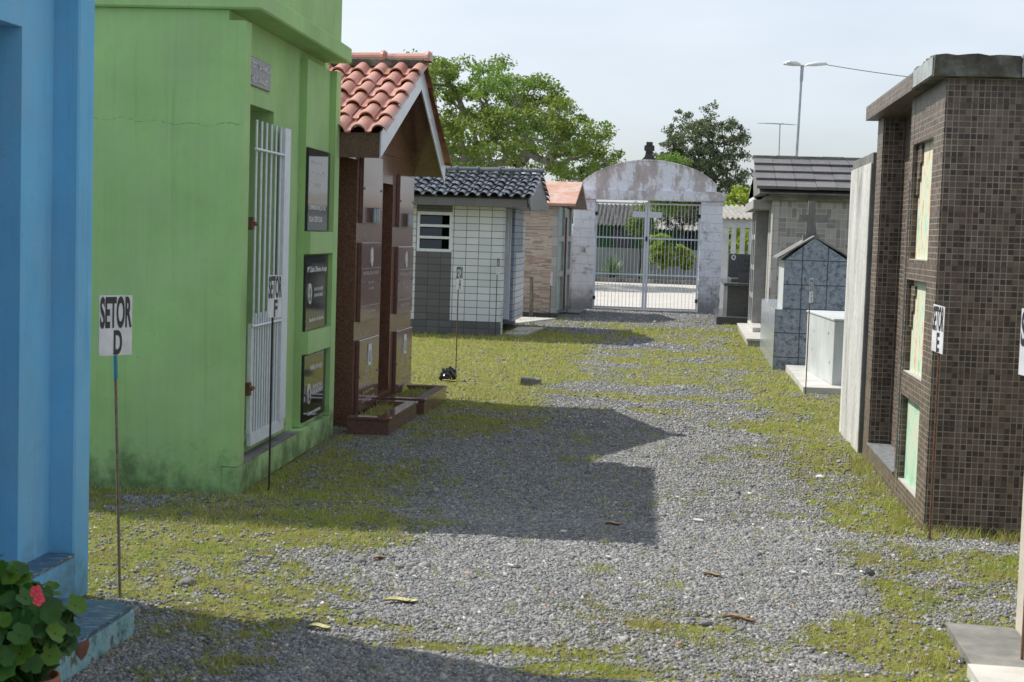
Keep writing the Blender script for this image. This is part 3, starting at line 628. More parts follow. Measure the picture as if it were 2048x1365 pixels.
def blue_step():
    t = thing('step', 'low worn blue step topped with stroke patterned tile beside the blue mausoleum', 'step', (0, 0, 0))
    m = MB(); m.box(-2.499, -2.085, 2.6, 5.61, -.03, .105, .012); m.build('base', 'blue_worn', t, xf=None)
    bm = bmesh.new(); bmesh.ops.create_cube(bm, size=1)
    for v in bm.verts: v.co = Vector((-2.2925 + v.co.x * .42, 4.105 + v.co.y * 3.02, .1135 + v.co.z * .017))
    es = [e for e in bm.edges if abs(e.verts[0].co.z - e.verts[1].co.z) > .01 and e.verts[0].co.x > -2.2 and e.verts[0].co.y > 5]
    bmesh.ops.bevel(bm, geom=es, offset=.05, segments=5, affect='EDGES'); mm = MB(); mm.frombm(bm); mm.build('tile_top', 'stroke', t)
    # patch where the render has broken off, showing brick
    MB().prism([(-2.0852, 5.03, .104), (-2.0852, 5.14, .104), (-2.0852, 5.15, .08), (-2.0852, 5.12, .05), (-2.0852, 5.08, .042), (-2.0852, 5.05, .062), (-2.0852, 5.025, .088)], (.0025, 0, 0)).build('exposed_brick', plain('exposed_brick', (.15, .06, .035), .9, 0, .4, 20, .5), t)
blue_step()

def geranium():
    bx, by = -1.975, 4.42
    t = thing('potted_geranium', 'geranium with scalloped leaves and pink red flower in a clay pot beside the step', 'potted plant', (bx, by, .0))
    MB().lathe([(.055, 0), (.078, .155), (.086, .16), (.086, .185), (.078, .185), (.075, .165)], n=28).build('pot', 'pot_clay', t, True)
    MB().lathe([(.074, .165), (.05, .178), (.005, .18)], n=20).build('soil', 'soil', t, True)
    r = random.Random(5); lf = MB(); st = MB(); cen = []
    for i in range(380):
        a = r.uniform(0, 2 * pi); rad = sqrt(r.uniform(0, 1)) * .25; h = .12 + r.uniform(0, 1) * (.36 - rad * .7)
        if i % 3 == 0: h = r.uniform(-.02, .2); rad = r.uniform(.12, .22)
        c = Vector((cos(a) * rad - .125, sin(a) * rad, .09 + h))
        if c.z < .24 and c.x > -.06: continue; cen.append(c)
        st.tube([(cos(a) * .03, sin(a) * .03, .15), tuple(c * .55 + Vector((0, 0, .05))), tuple(c)], [.004, .003, .002], 5)
        n = Vector((cos(a) * rad * 3.2 + r.uniform(-.5, .5), sin(a) * rad * 3.2 + r.uniform(-.5, .5) - .4, .9)).normalized(); u = n.orthogonal().normalized(); v = n.cross(u)
        R = r.uniform(.020, .040); K = 26; ph = r.uniform(0, 6); vs = [tuple(c - n * R * .12)]
        for ring, q in ((1, .55), (2, 1.0)):
            for k in range(K):
                t2 = 2 * pi * k / K; lob = 1 + .20 * abs(sin(t2 * 3.5)) * (ring - 1) + .05 * cos(t2 * 14) * (ring - 1)
                notch = 1 - .5 * math.exp(-((t2 - pi) / .22) ** 2)
                rr = R * q * lob * notch
                vs.append(tuple(c + (u * cos(t2 + ph) + v * sin(t2 + ph)) * rr + n * (R * (.16 * q * q + .05 * cos(5 * t2) * (ring - 1)))))
        fs = [(0, 1 + k, 1 + (k + 1) % K) for k in range(K)] + [(1 + k, 1 + K + k, 1 + K + (k + 1) % K, 1 + (k + 1) % K) for k in range(K)]
        lf.add(vs, fs)
    lf.build('foliage', 'leaf_ger', t, True); st.build('stems', 'leaf_ger', t)
    f = MB()
    for j in range(2):
        c0 = Vector((.085 + j * .022 - .015, -.13 - .03 * j, .485 - .016 * j))
        for k in range(5):
            a = 2 * pi * k / 5; c = c0 + Vector((cos(a) * .011, sin(a) * .006, sin(a) * .010)); n = Vector((.3, -1, .3)).normalized(); u = n.orthogonal().normalized(); v = n.cross(u)
            f.add([tuple(c + (u * cos(b) + v * sin(b)) * .009 + n * .002 * sin(3 * b)) for b in [2 * pi * q / 10 for q in range(10)]], [tuple(range(10))])
    f.build('flower', 'petal', t)
geranium()

# ------------------------------------------------------------------ lime green mausoleum (local frame: x=0 front plane, y along the lane)
def green_tomb():
    t = thing('mausoleum', 'lime green painted mausoleum with white barred door and three black plaques', 'mausoleum', (-2.61, 8.68, 0), radians(1.75))
    D = 2.5; g = 'green'
    m = MB()
    m.box(-D, -.10, 0, 2.83, 0, 2.86)                       # core
    m.box(-.10, 0, 0, .14, .17, 2.80)                       # near pier
    m.box(-.10, 0, .004, 2.826, 0, .166)                     # plinth
    m.box(-.10, 0, 1.63, 1.87, .17, 2.80); m.box(-.10, 0, 2.66, 2.83, .17, 2.80)
    for z0, z1 in ((.17, .20), (.70, .86), (1.42, 1.58), (2.19, 2.28), (2.72, 2.80)): m.box(-.10, -.0015, 1.872, 2.658, z0, z1)
    m.box(-.0998, -.048, 1.871, 2.659, .171, 2.799)
    o = m.build('wall', g, t)
    # carve the door opening by building it as a deep recess box in front of a dark back
    cut = MB().box(-.62, -.05, .34, 1.12, .24, 2.36).build('c', g, None); cut.matrix_world = t.matrix_basis
    md = o.modifiers.new('b', 'BOOLEAN'); md.operation = 'DIFFERENCE'; md.solver = 'EXACT'
    cut.parent = t; cut.matrix_world = Matrix(); cut.location = (0, 0, 0); md.object = cut
    bpy.context.view_layer.update()
    dg = bpy.context.evaluated_depsgraph_get(); nm = bpy.data.meshes.new_from_object(o.evaluated_get(dg)); o.modifiers.clear(); o.data = nm
    bpy.data.objects.remove(cut)
    MB().box(-.60, -.585, .36, 1.10, .26, 2.34).build('inner_wall', plain('inner_blue_grey_wall', (.10, .15, .18), .8), t)
    # cornice and parapet
    m = MB(); m.box(-D - .05, .10, -.04, 2.72, 2.862, 2.98, .01); m.build('cornice', g, t)
    m = MB(); m.box(-D, .03, .02, 2.66, 2.981, 3.37, .01); m.build('parapet', g, t)
    MB().box(-.098, .0, .142, 1.628, .1665, .178).build('threshold', 'old_concrete', t)
    # white barred door leaf
    d = MB(); x = -.045
    z0, z1 = .235, 2.24
    d.box(x - .012, x + .012, .42, 1.30, z0, z0 + .075); d.box(x - .02, x + .02, 1.15, 1.31, z0 + .076, z1 + .02)
    d.box(x - .012, x + .012, .40, .425, z0 + .076, 1.0)
    d.tube([(x + .014, .40, .985), (x + .014, 1.149, .985)], .009, 6); d.tube([(x + .014, .40, 2.08), (x + .014, 1.149, 2.08)], .009, 6)
    for i in range(6): y = .475 + i * .125; d.tube([(x, y, z0 + .076), (x, y, z1 + .02)], .0085, 8)
    for i in range(5): y = .475 + i * .125 + .0625; d.tube([(x, y, z0 + .076), (x, y, 1.06)], .007, 8)
    dr = d.build('barred_door', 'white_metal', t)
    for z in (1.62, .60):
        h = MB(); h.tube([(x + .02, .36, z), (x + .02, .43, z)], .014, 6); h.box(x - .01, x + .02, .34, .39, z - .04, z + .04); h.build('hinge', 'rust', dr)
    # name plate
    p = MB().box(-.10, -.086, .40, .965, 2.475, 2.65, .003).build('name_plate', 'plate_metal', t)
    text_mesh('JAZIGO DA FAMÍLIA', .53, .062, (-.0855, .682, 2.602), (0, 1, 0), (1, 0, 0), 'lettering', 'etch', p, .012, .003)
    text_mesh('HÉLIO ARAÚJO', .40, .062, (-.0855, .682, 2.518), (0, 1, 0), (1, 0, 0), 'lettering', 'etch', p, .012, .003)
    # plaques in the three niches
    xp = -.026
    def plaque(z0, z1, lines, photo=None):
        q = MB().box(-.0475, xp, 1.878, 2.62, z0 + .005, z1 - .012, .003).build('plaque', 'black_granite', t)
        for (s, w, h_, yc, zc) in lines: text_mesh(s, w, h_, (xp, 1.88 + yc, z0 + zc), (0, 1, 0), (1, 0, 0), 'lettering', 'etch', q, .008, .0012)
        if photo:
            pm = MB(); K = 24
            pm.prism([(xp + .001, 1.88 + photo[0] + cos(a) * .055, z0 + photo[1] + sin(a) * .075) for a in [2 * pi * k / K for k in range(K)]], (.008, 0, 0))
            po = pm.build('portrait', 'photo', q)
            pm = MB(); pm.prism([(xp + .0095, 1.88 + photo[0] + cos(a) * .022, z0 + photo[1] + .015 + sin(a) * .028) for a in [2 * pi * k / K for k in range(K)]], (.001, 0, 0))
            pm.prism([(xp + .0095, 1.88 + photo[0] + .034 * cos(a), z0 + photo[1] - .05 + .034 * sin(a)) for a in [pi * k / 10 for k in range(11)]], (.001, 0, 0)); pm.build('portrait_figure', plain('dark_portrait_print', (.08, .08, .09), .4), po)
    plaque(1.58, 2.19, [('NEMÉSIO J.', .38, .045, .27, .50), ('DE ARAUJO', .52, .045, .33, .42), ('★ 20.10.19', .36, .04, .24, .34), ('† 17.7.2000', .36, .04, .24, .26), ('LEMBRANÇA DE', .56, .04, .32, .17), ('SUA ESPOSA', .44, .04, .27, .09)])
    plaque(.86, 1.42, [('Mª Zaida Oliveira Araujo', .66, .055, .36, .44), ('★ 19.10.1927', .30, .03, .42, .30), ('† 09.09.2015', .30, .03, .42, .25), ('Saudades da família', .5, .03, .36, .08)], (.10, .27))
    plaque(.20, .70, [('Hélio Araújo', .42, .055, .40, .38), ('★ 24.09.1921', .30, .03, .44, .24), ('† 01.12.1992', .30, .03, .44, .19), ('Sempre te amaremos.', .44, .04, .36, .05)], (.14, .20))
    # hairline crack in the side wall
    r = random.Random(2); pts = []
    for k in range(60): pts.append((-.98 + k * .0163, -.0005, 2.20 + .012 * sin(k * .11) + .008 * sin(k * .5) + r.uniform(-.004, .004)))
    cm = MB(); w = .0009
    for a, b in zip(pts[:-1], pts[1:]):
        w = r.choice([.0004, .0009, .0014])
        if r.random() < .15: continue
        cm.add([(a[0], a[1] - .0006, a[2] - w * r.uniform(.3, 1.2)), (b[0], b[1] - .0006, b[2] - w * r.uniform(.3, 1.2)), (b[0], b[1] - .0006, b[2] + w), (a[0], a[1] - .0006, a[2] + w)], [(0, 1, 2, 3)])
    cm.build('crack', plain('crack_dirt', (.11, .16, .06), .9), t)
    return t
green_tomb()

# ------------------------------------------------------------------ brown granite mausoleum with terracotta roof
def brown_tomb():
    t = thing('mausoleum', 'polished brown granite mausoleum with terracotta barrel tile gable roof and white bargeboards', 'mausoleum', (0, 0, 0))
    X = -2.66; ya, yb = 12.0, 14.55
    m = MB(); m.box(-5.2, X - .55, ya, yb, 0, 2.27); m.box(X - .549, X, ya, 13.04, 0, 2.27); m.box(X - .549, X, 13.50, yb, 0, 2.27); m.box(X - .548, X - .002, 13.041, 13.499, 2.02, 2.268); m.box(X - .548, X - .002, 13.041, 13.499, 0, .16)
    apex = (13.2, 3.02)
    m.prism([(X, ya, 2.272), (X, yb, 2.272), (X, apex[0], apex[1] - .10)], (-2.5, 0, 0)); m.build('wall', 'brown_granite', t)
    XG = -2.37; e0, e1 = (11.52, 2.33), (14.6, 2.20); a = (13.2, 3.02)
    # roof deck, eave fascia
    m = MB(); m.prism([(XG - .012, e0[0], e0[1] - .06), (XG - .012, a[0], a[1] - .06), (XG - .012, a[0], a[1] - .002), (XG - .012, e0[0], e0[1] - .002)], (-2.85, 0, 0))
    m.prism([(XG - .012, e1[0], e1[1] - .06), (XG - .012, a[0] + .001, a[1] - .06), (XG - .012, a[0] + .001, a[1] - .002), (XG - .012, e1[0], e1[1] - .002)], (-2.85, 0, 0)); m.build('soffit', 'brown_plain', t)
    m = MB(); m.box(-5.2, XG - .014, e0[0] - .02, e0[0] + .016, e0[1] - .17, e0[1] + .02); m.box(-5.2, X - .0, e0[0] + .017, ya - .002, e0[1] - .165, e0[1] - .15); m.build('eave_fascia', 'brown_plain', t)
    # bargeboards
    m = MB(); w = .17
    m.prism([(XG, e0[0] - .02, e0[1] - .17), (XG, e0[0] - .02, e0[1] + .03), (XG, a[0], a[1] + .04), (XG, a[0], a[1] - .17)], (-.011, 0, 0)); m.build('bargeboard', 'white_board', t)
    m = MB(); m.prism([(XG, e1[0] + .02, e1[1] - .13), (XG, e1[0] + .02, e1[1] + .03), (XG, a[0] + .001, a[1] + .04), (XG, a[0] + .001, a[1] - .17)], (-.011, 0, 0)); m.build('bargeboard', 'white_board', t)
    barrel_roof(-5.2, XG + .05, e0[0] - .05, e0[1] + .015, a[0], a[1] + .03).build('roof_tiles', 'terracotta', t)
    barrel_roof(-5.2, XG + .05, e1[0] + .05, e1[1] + .015, a[0], a[1] + .03, rows=4).build('roof_tiles', 'terracotta', t)
    m = MB(); m.box(-5.2, XG + .03, a[0] - .085, a[0] + .085, a[1] + .01, a[1] + .085, .01); m.build('ridge_mortar', 'worn_cap', t)
    ridge_caps(-5.1, XG + .06, a[0], a[1] + .085).build('ridge_tiles', 'terracotta', t)
    # recessed door between the plaque columns
    MB().box(X - .546, X - .53, 13.045, 13.495, .165, 2.015).build('door', 'brown_plain', t)
    # projecting plaques
    XP = X + .035
    def plaque(y0, y1, z0, z1, kind):
        q = MB().box(X + .001, XP, y0, y1, z0, z1, .004).build('plaque', 'brown_plain', t)
        yc = (y0 + y1) / 2; K = 24; e = 'etch_soft'
        for yy in (y0 + .04, y1 - .04):
            zc = (z0 + z1) / 2; MB().prism([(XP, yy + .010 * cos(2 * pi * k / 10), zc + .010 * sin(2 * pi * k / 10)) for k in range(10)], (.008, 0, 0)).build('screw', 'lamp_metal', q)
        if kind == 'text':
            s = MB(); s.prism([(XP, yc + cos(2 * pi * k / K) * .05, z1 - .12 + sin(2 * pi * k / K) * .08) for k in range(K)], (.006, 0, 0)); s.build('portrait', 'photo', q)
            text_mesh('FAMÍLIA DE ALMEIDA', (y1 - y0) * .8, .035, (XP, yc, z1 - .25), (0, 1, 0), (1, 0, 0), 'lettering', e, q, .01, .001)
            text_mesh('★ 1.9.38', .22, .028, (XP, yc, z1 - .33), (0, 1, 0), (1, 0, 0), 'lettering', e, q, .01, .001)
            text_mesh('† 5.6.80', .22, .028, (XP, yc, z1 - .385), (0, 1, 0), (1, 0, 0), 'lettering', e, q, .01, .001)
            text_mesh('Saudades eternas', .42, .03, (XP, yc, z0 + .08), (0, 1, 0), (1, 0, 0), 'lettering', e, q, .01, .001)
            s = MB(); s.box(XP, XP + .0015, y0 + .03, y1 - .03, z1 - .215, z1 - .211); s.box(XP, XP + .0015, y0 + .03, y1 - .03, z0 + .125, z0 + .129); s.build('rule_line', e, q)
        elif kind == 'book':
            s = MB()
            for sg in (-1, 1):
                for k in range(7):
                    an = radians(18 + k * 17); L = .17 + .02 * (k % 2)
                    c = Vector((XP, yc, z1 - .24)); d = Vector((0, sg * sin(an), cos(an))); n2 = Vector((0, sg * cos(an), -sin(an)))
                    s.prism([c + d * .05, c + d * (L * .6) + n2 * .012, c + d * L, c + d * (L * .6) - n2 * .010], (.0015, 0, 0))
            s.build('laurel_emblem', e, q)
            s = MB(); s.box(XP + .0016, XP + .006, yc - .06, yc + .06, z1 - .23, z1 - .05); bo = s.build('book_emblem', 'sign_white', q)
            s = MB(); s.box(XP + .0062, XP + .007, yc - .025, yc + .03, z1 - .20, z1 - .185); s.box(XP + .0062, XP + .007, yc - .025, yc - .012, z1 - .184, z1 - .10); s.box(XP + .0062, XP + .007, yc + .018, yc + .03, z1 - .184, z1 - .10); s.build('book_lines', 'letter', bo)
            for i, (w2, tx) in enumerate([(.5, 'ETERNA SAUDADE'), (.42, '★ 12.3.31'), (.42, '† 8.7.95'), (.5, 'DOS FAMILIARES')]):
                text_mesh(tx, w2, .03, (XP, yc, z1 - .33 - i * .06), (0, 1, 0), (1, 0, 0), 'lettering', e if i % 2 else 'gold_etch', q, .01, .001)
        else:
            for k in range(3): MB().lathe([(.012, 0), (.016, .03), (.014, .12), (.018, .125)], (XP + .03, yc - .08 + k * .08, z0 + .005), 10).build('vase', 'lamp_metal', q)
    plaque(12.08, 12.84, 1.66, 2.22, 'blank'); plaque(12.08, 12.86, .85, 1.50, 'text'); plaque(12.08, 12.86, .10, .70, 'book')
    plaque(13.66, 14.36, 1.64, 2.12, 'blank'); plaque(13.66, 14.42, .84, 1.46, 'text'); plaque(13.68, 14.46, .08, .68, 'book')
    return t
brown_tomb()
def planter(y0, y1, xr, label):
    t = thing('planter', label, 'planter', (0, 0, 0), group='granite planters before the brown mausoleum')
    m = MB(); x0 = -2.595; w = .085
    m.box(x0, xr, y0, y0 + .03, -.02, .12); m.box(x0, xr, y1 - .03, y1, -.02, .12); m.box(xr - .03, xr, y0 + .031, y1 - .031, -.02, .12); m.build('side_slab', 'brown_plain', t)
    m = MB(); m.box(x0 - .005, xr + .012, y0 - .012, y0 + w, .121, .145, .003); m.box(x0 - .005, xr + .012, y1 - w, y1 + .012, .121, .145, .003)
    m.box(xr - w, xr + .0118, y0 + w + .001, y1 - w - .001, .121, .1448); m.build('rim', 'brown_plain', t)
    MB().box(x0, xr - .031, y0 + .031, y1 - .031, 0, .10).build('soil', 'soil', t)
    n = 600; x = rng.uniform(x0 + .02, xr - w, n); y = rng.uniform(y0 + w, y1 - w, n)
    h = rng.uniform(.02, .06, n); V, F = blades(x, y, h, h * .8, .005, None, None); V[:, 2] += .10; o = npmesh('grass_fill', V, F, 'grass', t); o['kind'] = 'stuff'
planter(11.55, 12.78, -2.265, 'brown granite planter box nearest the green mausoleum, grass growing in it')
planter(12.98, 14.2, -2.235, 'brown granite planter box farther from the green mausoleum, filled with grass')

# ------------------------------------------------------------------ white tiled mausoleum with dark grey tile roof
def white_tomb():
    t = thing('mausoleum', 'white stack tiled mausoleum with charcoal panels, louvred window and dark grey tile roof', 'mausoleum', (0, 0, 0))
    X = -2.885; y0, y1 = 23.6, 26.9; xl = -5.6
    m = MB(); m.box(-3.69, X, y0, y0 + .13, .225, 2.03); m.box(xl, -4.255, y0, y0 + .13, .225, 2.03)
    m.box(xl, xl + .12, y0 + .131, y1, 0, 2.03); m.box(xl + .121, X - .12, y1 - .12, y1, 0, 2.03); m.box(X - .12, X, 26.3, y1, .16, 2.03); m.box(X - .12, X, y0 + .131, 23.95, .0, 2.03); m.build('wall', 'white_brick', t)
    m = MB(); m.box(-4.254, -3.691, y0 - .003, y0 + .13, .225, 1.30); m.box(xl, X - .001, y0 - .002, y0 + .129, -.05, .223); m.build('grey_tile_panel', 'grey_brick', t)
    MB().box(-4.254, -3.691, y0 - .003, y0 + .13, 1.93, 2.03).build('window_lintel', 'grey_brick', t)
    MB().box(X - .6, X - .58, 23.96, 25.1, 0, 2.02).build('inner_wall', 'pale_stone', t)
    m = MB(); m.box(X - .14, X - .10, 23.951, 24.5, .03, 1.32); m.build('door_panel', 'pale_stone', t)
    MB().box(X - .13, X - .115, 23.951, 24.5, 1.33, 1.98).build('door_glass', 'glass', t)
    m = MB(); m.box(X - .14, X - .02, 24.90, 24.98, .2, 2.03); m.box(X - .14, X - .02, 24.52, 24.56, 1.3, 2.03); m.build('door_frame', 'white_metal', t)
    m = MB(); m.box(X - .119, X + .03, 25.0, 26.29, .16, 2.03); m.build('side_pier', 'bluish_brick', t)
    m = MB(); m.box(X + .031, X + .034, 25.3, 26.28, .16, 1.3); m.build('pier_face', 'white_brick', t)
    # window
    w = MB(); wy = y0 + .01
    w.box(-4.253, -4.21, wy, wy + .05, 1.301, 1.929); w.box(-3.735, -3.692, wy, wy + .05, 1.301, 1.929)
    w.box(-4.209, -3.736, wy, wy + .05, 1.301, 1.345); w.box(-4.209, -3.736, wy, wy + .05, 1.88, 1.929)
    for z in (1.505, 1.69): w.box(-4.209, -3.736, wy, wy + .05, z, z + .04)
    wf = w.build('window_frame', 'white_metal', t)
    g = MB()
    for z in (1.346, 1.546, 1.731): g.add([(-4.209, wy + .02, z), (-3.86, wy + .02, z), (-3.86, wy + .05, z + .148), (-4.209, wy + .05, z + .148)], [(0, 1, 2, 3)])
    g.build('louvre_pane', 'glass', wf)
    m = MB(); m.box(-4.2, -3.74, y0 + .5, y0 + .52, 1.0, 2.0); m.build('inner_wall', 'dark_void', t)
    # beam and roof
    XG = -2.44; e0 = (23.25, 2.19); a = (24.75, 2.60); e1 = (26.2, 2.17)
    m = MB(); m.box(xl - .1, XG - .04, e0[0] + .04, y1 + .1, 2.032, 2.155); m.build('roof_beam', 'grey_fascia', t)
    m = MB(); m.prism([(XG, e0[0] + .02, 2.10), (XG, e0[0] + .02, e0[1] - .012), (XG, a[0], a[1] - .01), (XG, e1[0] + .05, e1[1] - .01), (XG, e1[0] + .05, 2.10), (XG, 24.3, 1.99), (XG, 23.5, 1.99)], (-.03, 0, 0)); m.build('gable_board', 'grey_fascia', t)
    m = MB(); m.prism([(XG - .031, e0[0], e0[1] - .03), (XG - .031, a[0], a[1] - .03), (XG - .031, e1[0] + .1, e1[1] - .03)], (-3.2, 0, 0)); m.build('roof_deck', 'old_concrete', t)
    barrel_roof(xl - .1, XG + .05, e0[0] - .05, e0[1] - .01, a[0], a[1] + .0).build('roof_tiles', 'grey_tile', t)
    barrel_roof(xl - .1, XG + .05, e1[0] + .15, e1[1] - .01, a[0], a[1] + .0).build('roof_tiles', 'grey_tile', t)
    ridge_caps(xl, XG + .05, a[0], a[1] + .045, .36, .055).build('ridge_tiles', 'grey_tile', t)
white_tomb()
def slab(name, label, cat, poly, z0, z1, m, group=None):
    mb = MB(); mb.prism([(x, y, z0) for x, y in poly], (0, 0, z1 - z0)); o = mb.build(name, m); tag(o, label, cat, group); return o
slab('paving_slab', 'pale marble paving slab at the door of the white tiled mausoleum', 'paving slab', [(-2.84, 23.95), (-2.50, 23.95), (-2.40, 25.9), (-2.84, 25.9)], -.02, .03, 'marble')
slab('paving_slab', 'bright concrete paving strip between the white tiled and the stone clad mausoleum', 'paving slab', [(-3.6, 26.95), (-2.95, 26.95), (-2.45, 28.9), (-3.6, 28.9)], -.02, .035, 'marble')

# ------------------------------------------------------------------ stone clad mausoleum with orange roof
def stone_tomb():
    t = thing('mausoleum', 'mausoleum clad in thin tan stone strips with faded orange gable roof', 'mausoleum', (0, 0, 0))
    X = -2.53; y0, y1 = 29.75, 33.1
    m = MB(); m.box(-5, X - .12, y0, y1, .09, 2.22); m.build('wall', 'strips', t)
    m = MB(); m.box(-5.02, X + .03, y0 - .05, y1, -.02, .085); m.box(X + .031, -2.15, 31.0, y1, -.02, .05); m.build('plinth', 'dark_granite', t)
    m = MB(); m.box(X - .119, X, y0, y0 + .12, .09, 2.2); m.box(X - .119, X, 31.2, 31.7, .09, 2.2); m.box(X - .119, X, 32.98, y1, .09, 2.2)
    for z in (.78, 1.50): m.box(X - .118, X - .002, y0 + .121, 31.199, z, z + .12); m.box(X - .118, X - .002, 31.701, 32.979, z, z + .12)
    m.build('front_frame', 'pale_stone', t)
    for (ya, yb) in ((y0 + .125, 31.195), (31.705, 32.975)):
        for (za, zb) in ((.09, .778), (.902, 1.498), (1.622, 2.2)): MB().box(X - .118, X - .05, ya, yb, za, zb).build('niche_panel', 'mint', t)
    MB().box(X + .001, X + .04, 31.35, 31.55, .1, 2.0).build('door_post', 'brown_plain', t)
    XG = -2.2; e0 = (29.55, 2.25); a = (31.35, 2.74); e1 = (33.05, 2.25)
    m = MB(); m.prism([(XG, e0[0], e0[1] - .05), (XG, e0[0], e0[1]), (XG, a[0], a[1]), (XG, e1[0], e1[1]), (XG, e1[0], e1[1] - .05), (XG, a[0], a[1] - .06)], (-2.9, 0, 0)); m.build('roof', 'orange_roof', t)
    m = MB(); m.prism([(X - .05, e0[0] + .22, 2.222), (X - .05, e1[0] - .1, 2.222), (X - .05, a[0], a[1] - .08)], (-2, 0, 0)); m.build('gable_wall', 'brown_plain', t)
stone_tomb()

# ------------------------------------------------------------------ arched gateway
def gateway():
    t = thing('gateway', 'whitewashed arched cemetery gateway with flaking paint and block pillars', 'gateway', (0, 34.2, 0))
    r = random.Random(3)
    def rough_box(x0, x1, y0, y1, z0, z1, name, m, cut=.10, amp=.012):
        bm = bmesh.new(); nx, ny, nzz = [max(1, int(round(v / cut))) for v in (x1 - x0, y1 - y0, z1 - z0)]
        bmesh.ops.create_cube(bm, size=1)
        bmesh.ops.subdivide_edges(bm, edges=bm.edges[:], cuts=1)
        for v in bm.verts: v.co = Vector(((x0 + x1) / 2 + v.co.x * (x1 - x0), (y0 + y1) / 2 + v.co.y * (y1 - y0), (z0 + z1) / 2 + v.co.z * (z1 - z0)))
        for k in range(3): bmesh.ops.subdivide_edges(bm, edges=[e for e in bm.edges if e.calc_length() > cut * 1.5], cuts=1, use_grid_fill=True)
        for v in bm.verts: v.co += Vector((r.uniform(-amp, amp), r.uniform(-amp, amp), r.uniform(-amp, amp) * .5))
        mb = MB(); mb.frombm(bm); return mb.build(name, m, t)
    rough_box(-2.56, -2.09, -.15, .35, -.05, 2.46, 'pillar', 'gate_block'); rough_box(.28, .76, -.15, .35, -.05, 2.49, 'pillar', 'gate_block')
    m = MB(); m.prism([(-2.52, -.22, 2.465), (.82, -.22, 2.495), (.82, -.22, 2.665), (.62, -.22, 2.70), (-2.45, -.22, 2.66), (-2.52, -.22, 2.63)], (0, .62, 0)); m.build('lintel', 'gate_plaster', t)
    pts = [(-2.43, -.10, 2.66)]; K = 28; x0, x1 = -2.43, .60
    zl, zr, zc = 2.80, 2.84, 3.37
    for k in range(K + 1):
        s = k / K; x = x0 + (x1 - x0) * s; c = 1 - (2 * s - 1) ** 2; base = zl + (zr - zl) * s
        z = base + (zc - (zl + zr) / 2) * (max(0, c) ** .78) + r.uniform(-.004, .004); pts.append((x, -.10, z))
    pts.append((.60, -.10, 2.695)); m = MB(); m.prism(pts, (0, .30, 0)); m.build('arch_panel', 'gate_plaster', t)
    # coping line along the curve
    m = MB(); tp = [(p[0], p[2]) for p in pts[1:-1]]
    for a, b in zip(tp[:-1], tp[1:]): m.prism([(a[0], -.115, a[1] - .02), (b[0], -.115, b[1] - .02), (b[0], -.115, b[1] + .012), (a[0], -.115, a[1] + .012)], (0, .33, 0))
    m.build('arch_coping', 'gate_plaster', t)
    m = MB(); c = -.93
    m.prism([(c - .17, -.02, 3.37), (c + .17, -.02, 3.37), (c + .10, -.02, 3.45), (c + .08, -.02, 3.52), (c + .08, -.02, 3.585), (c + .115, -.02, 3.59), (c + .11, -.02, 3.70), (c + .072, -.02, 3.705), (c + .07, -.02, 3.78),
             (c - .07, -.02, 3.78), (c - .072, -.02, 3.705), (c - .11, -.02, 3.70), (c - .115, -.02, 3.59), (c - .08, -.02, 3.585), (c - .08, -.02, 3.52), (c - .10, -.02, 3.45)], (0, .14, 0))
    m.build('cross', plain('lichen_dark_stone', (.045, .048, .042), .95, 0, .5, 12, .6), t)
    return t
gateway()
def gate():
    t = thing('gate', 'white two leaf iron bar gate bearing a flat cross, hung in the arched gateway', 'gate', (0, 34.22, 0))
    for sg, (xa, xb) in enumerate(((-2.06, -.93), (-.905, .25))):
        m = MB(); r = .016
        xh = xa if sg == 0 else xb; xm = xb if sg == 0 else xa
        m.box(xh - .02, xh + .02, -.02, .02, .03, 2.42); 
        for z in (.05, .80, 1.62, 2.40): m.box(min(xa, xb) + .021, max(xa, xb) - .001 - (.0), -.015, .015, z - .016, z + .016)
        n = 13
        for i in range(1, n + 1):
            x = xa + (xb - xa) * i / (n + 1); m.tube([(x, -.018, .05), (x, -.018, 2.39)], .0052, 5)
        leaf = m.build('gate_leaf', 'white_metal', t)
        m = MB()
        if sg == 0: m.box(xb - .045, xb + .008, -.04, -.026, .03, 2.43); m.box(xb - .31, xb - .046, -.04, -.026, 2.09, 2.22)
        else: m.box(xa - .008, xa + .045, -.04, -.026, .03, 2.43); m.box(xa + .046, xa + .31, -.04, -.026, 2.09, 2.22)
        m.build('cross_plate', 'white_metal', leaf)
        for z in (.25, 2.15): MB().box(xh - .035, xh + .035, -.03, .03, z - .04, z + .04).build('hinge', 'dark_rod', leaf)
    MB().box(-.94, -.895, -.06, -.041, 1.56, 1.66).build('lock', 'dark_rod', t)
gate()

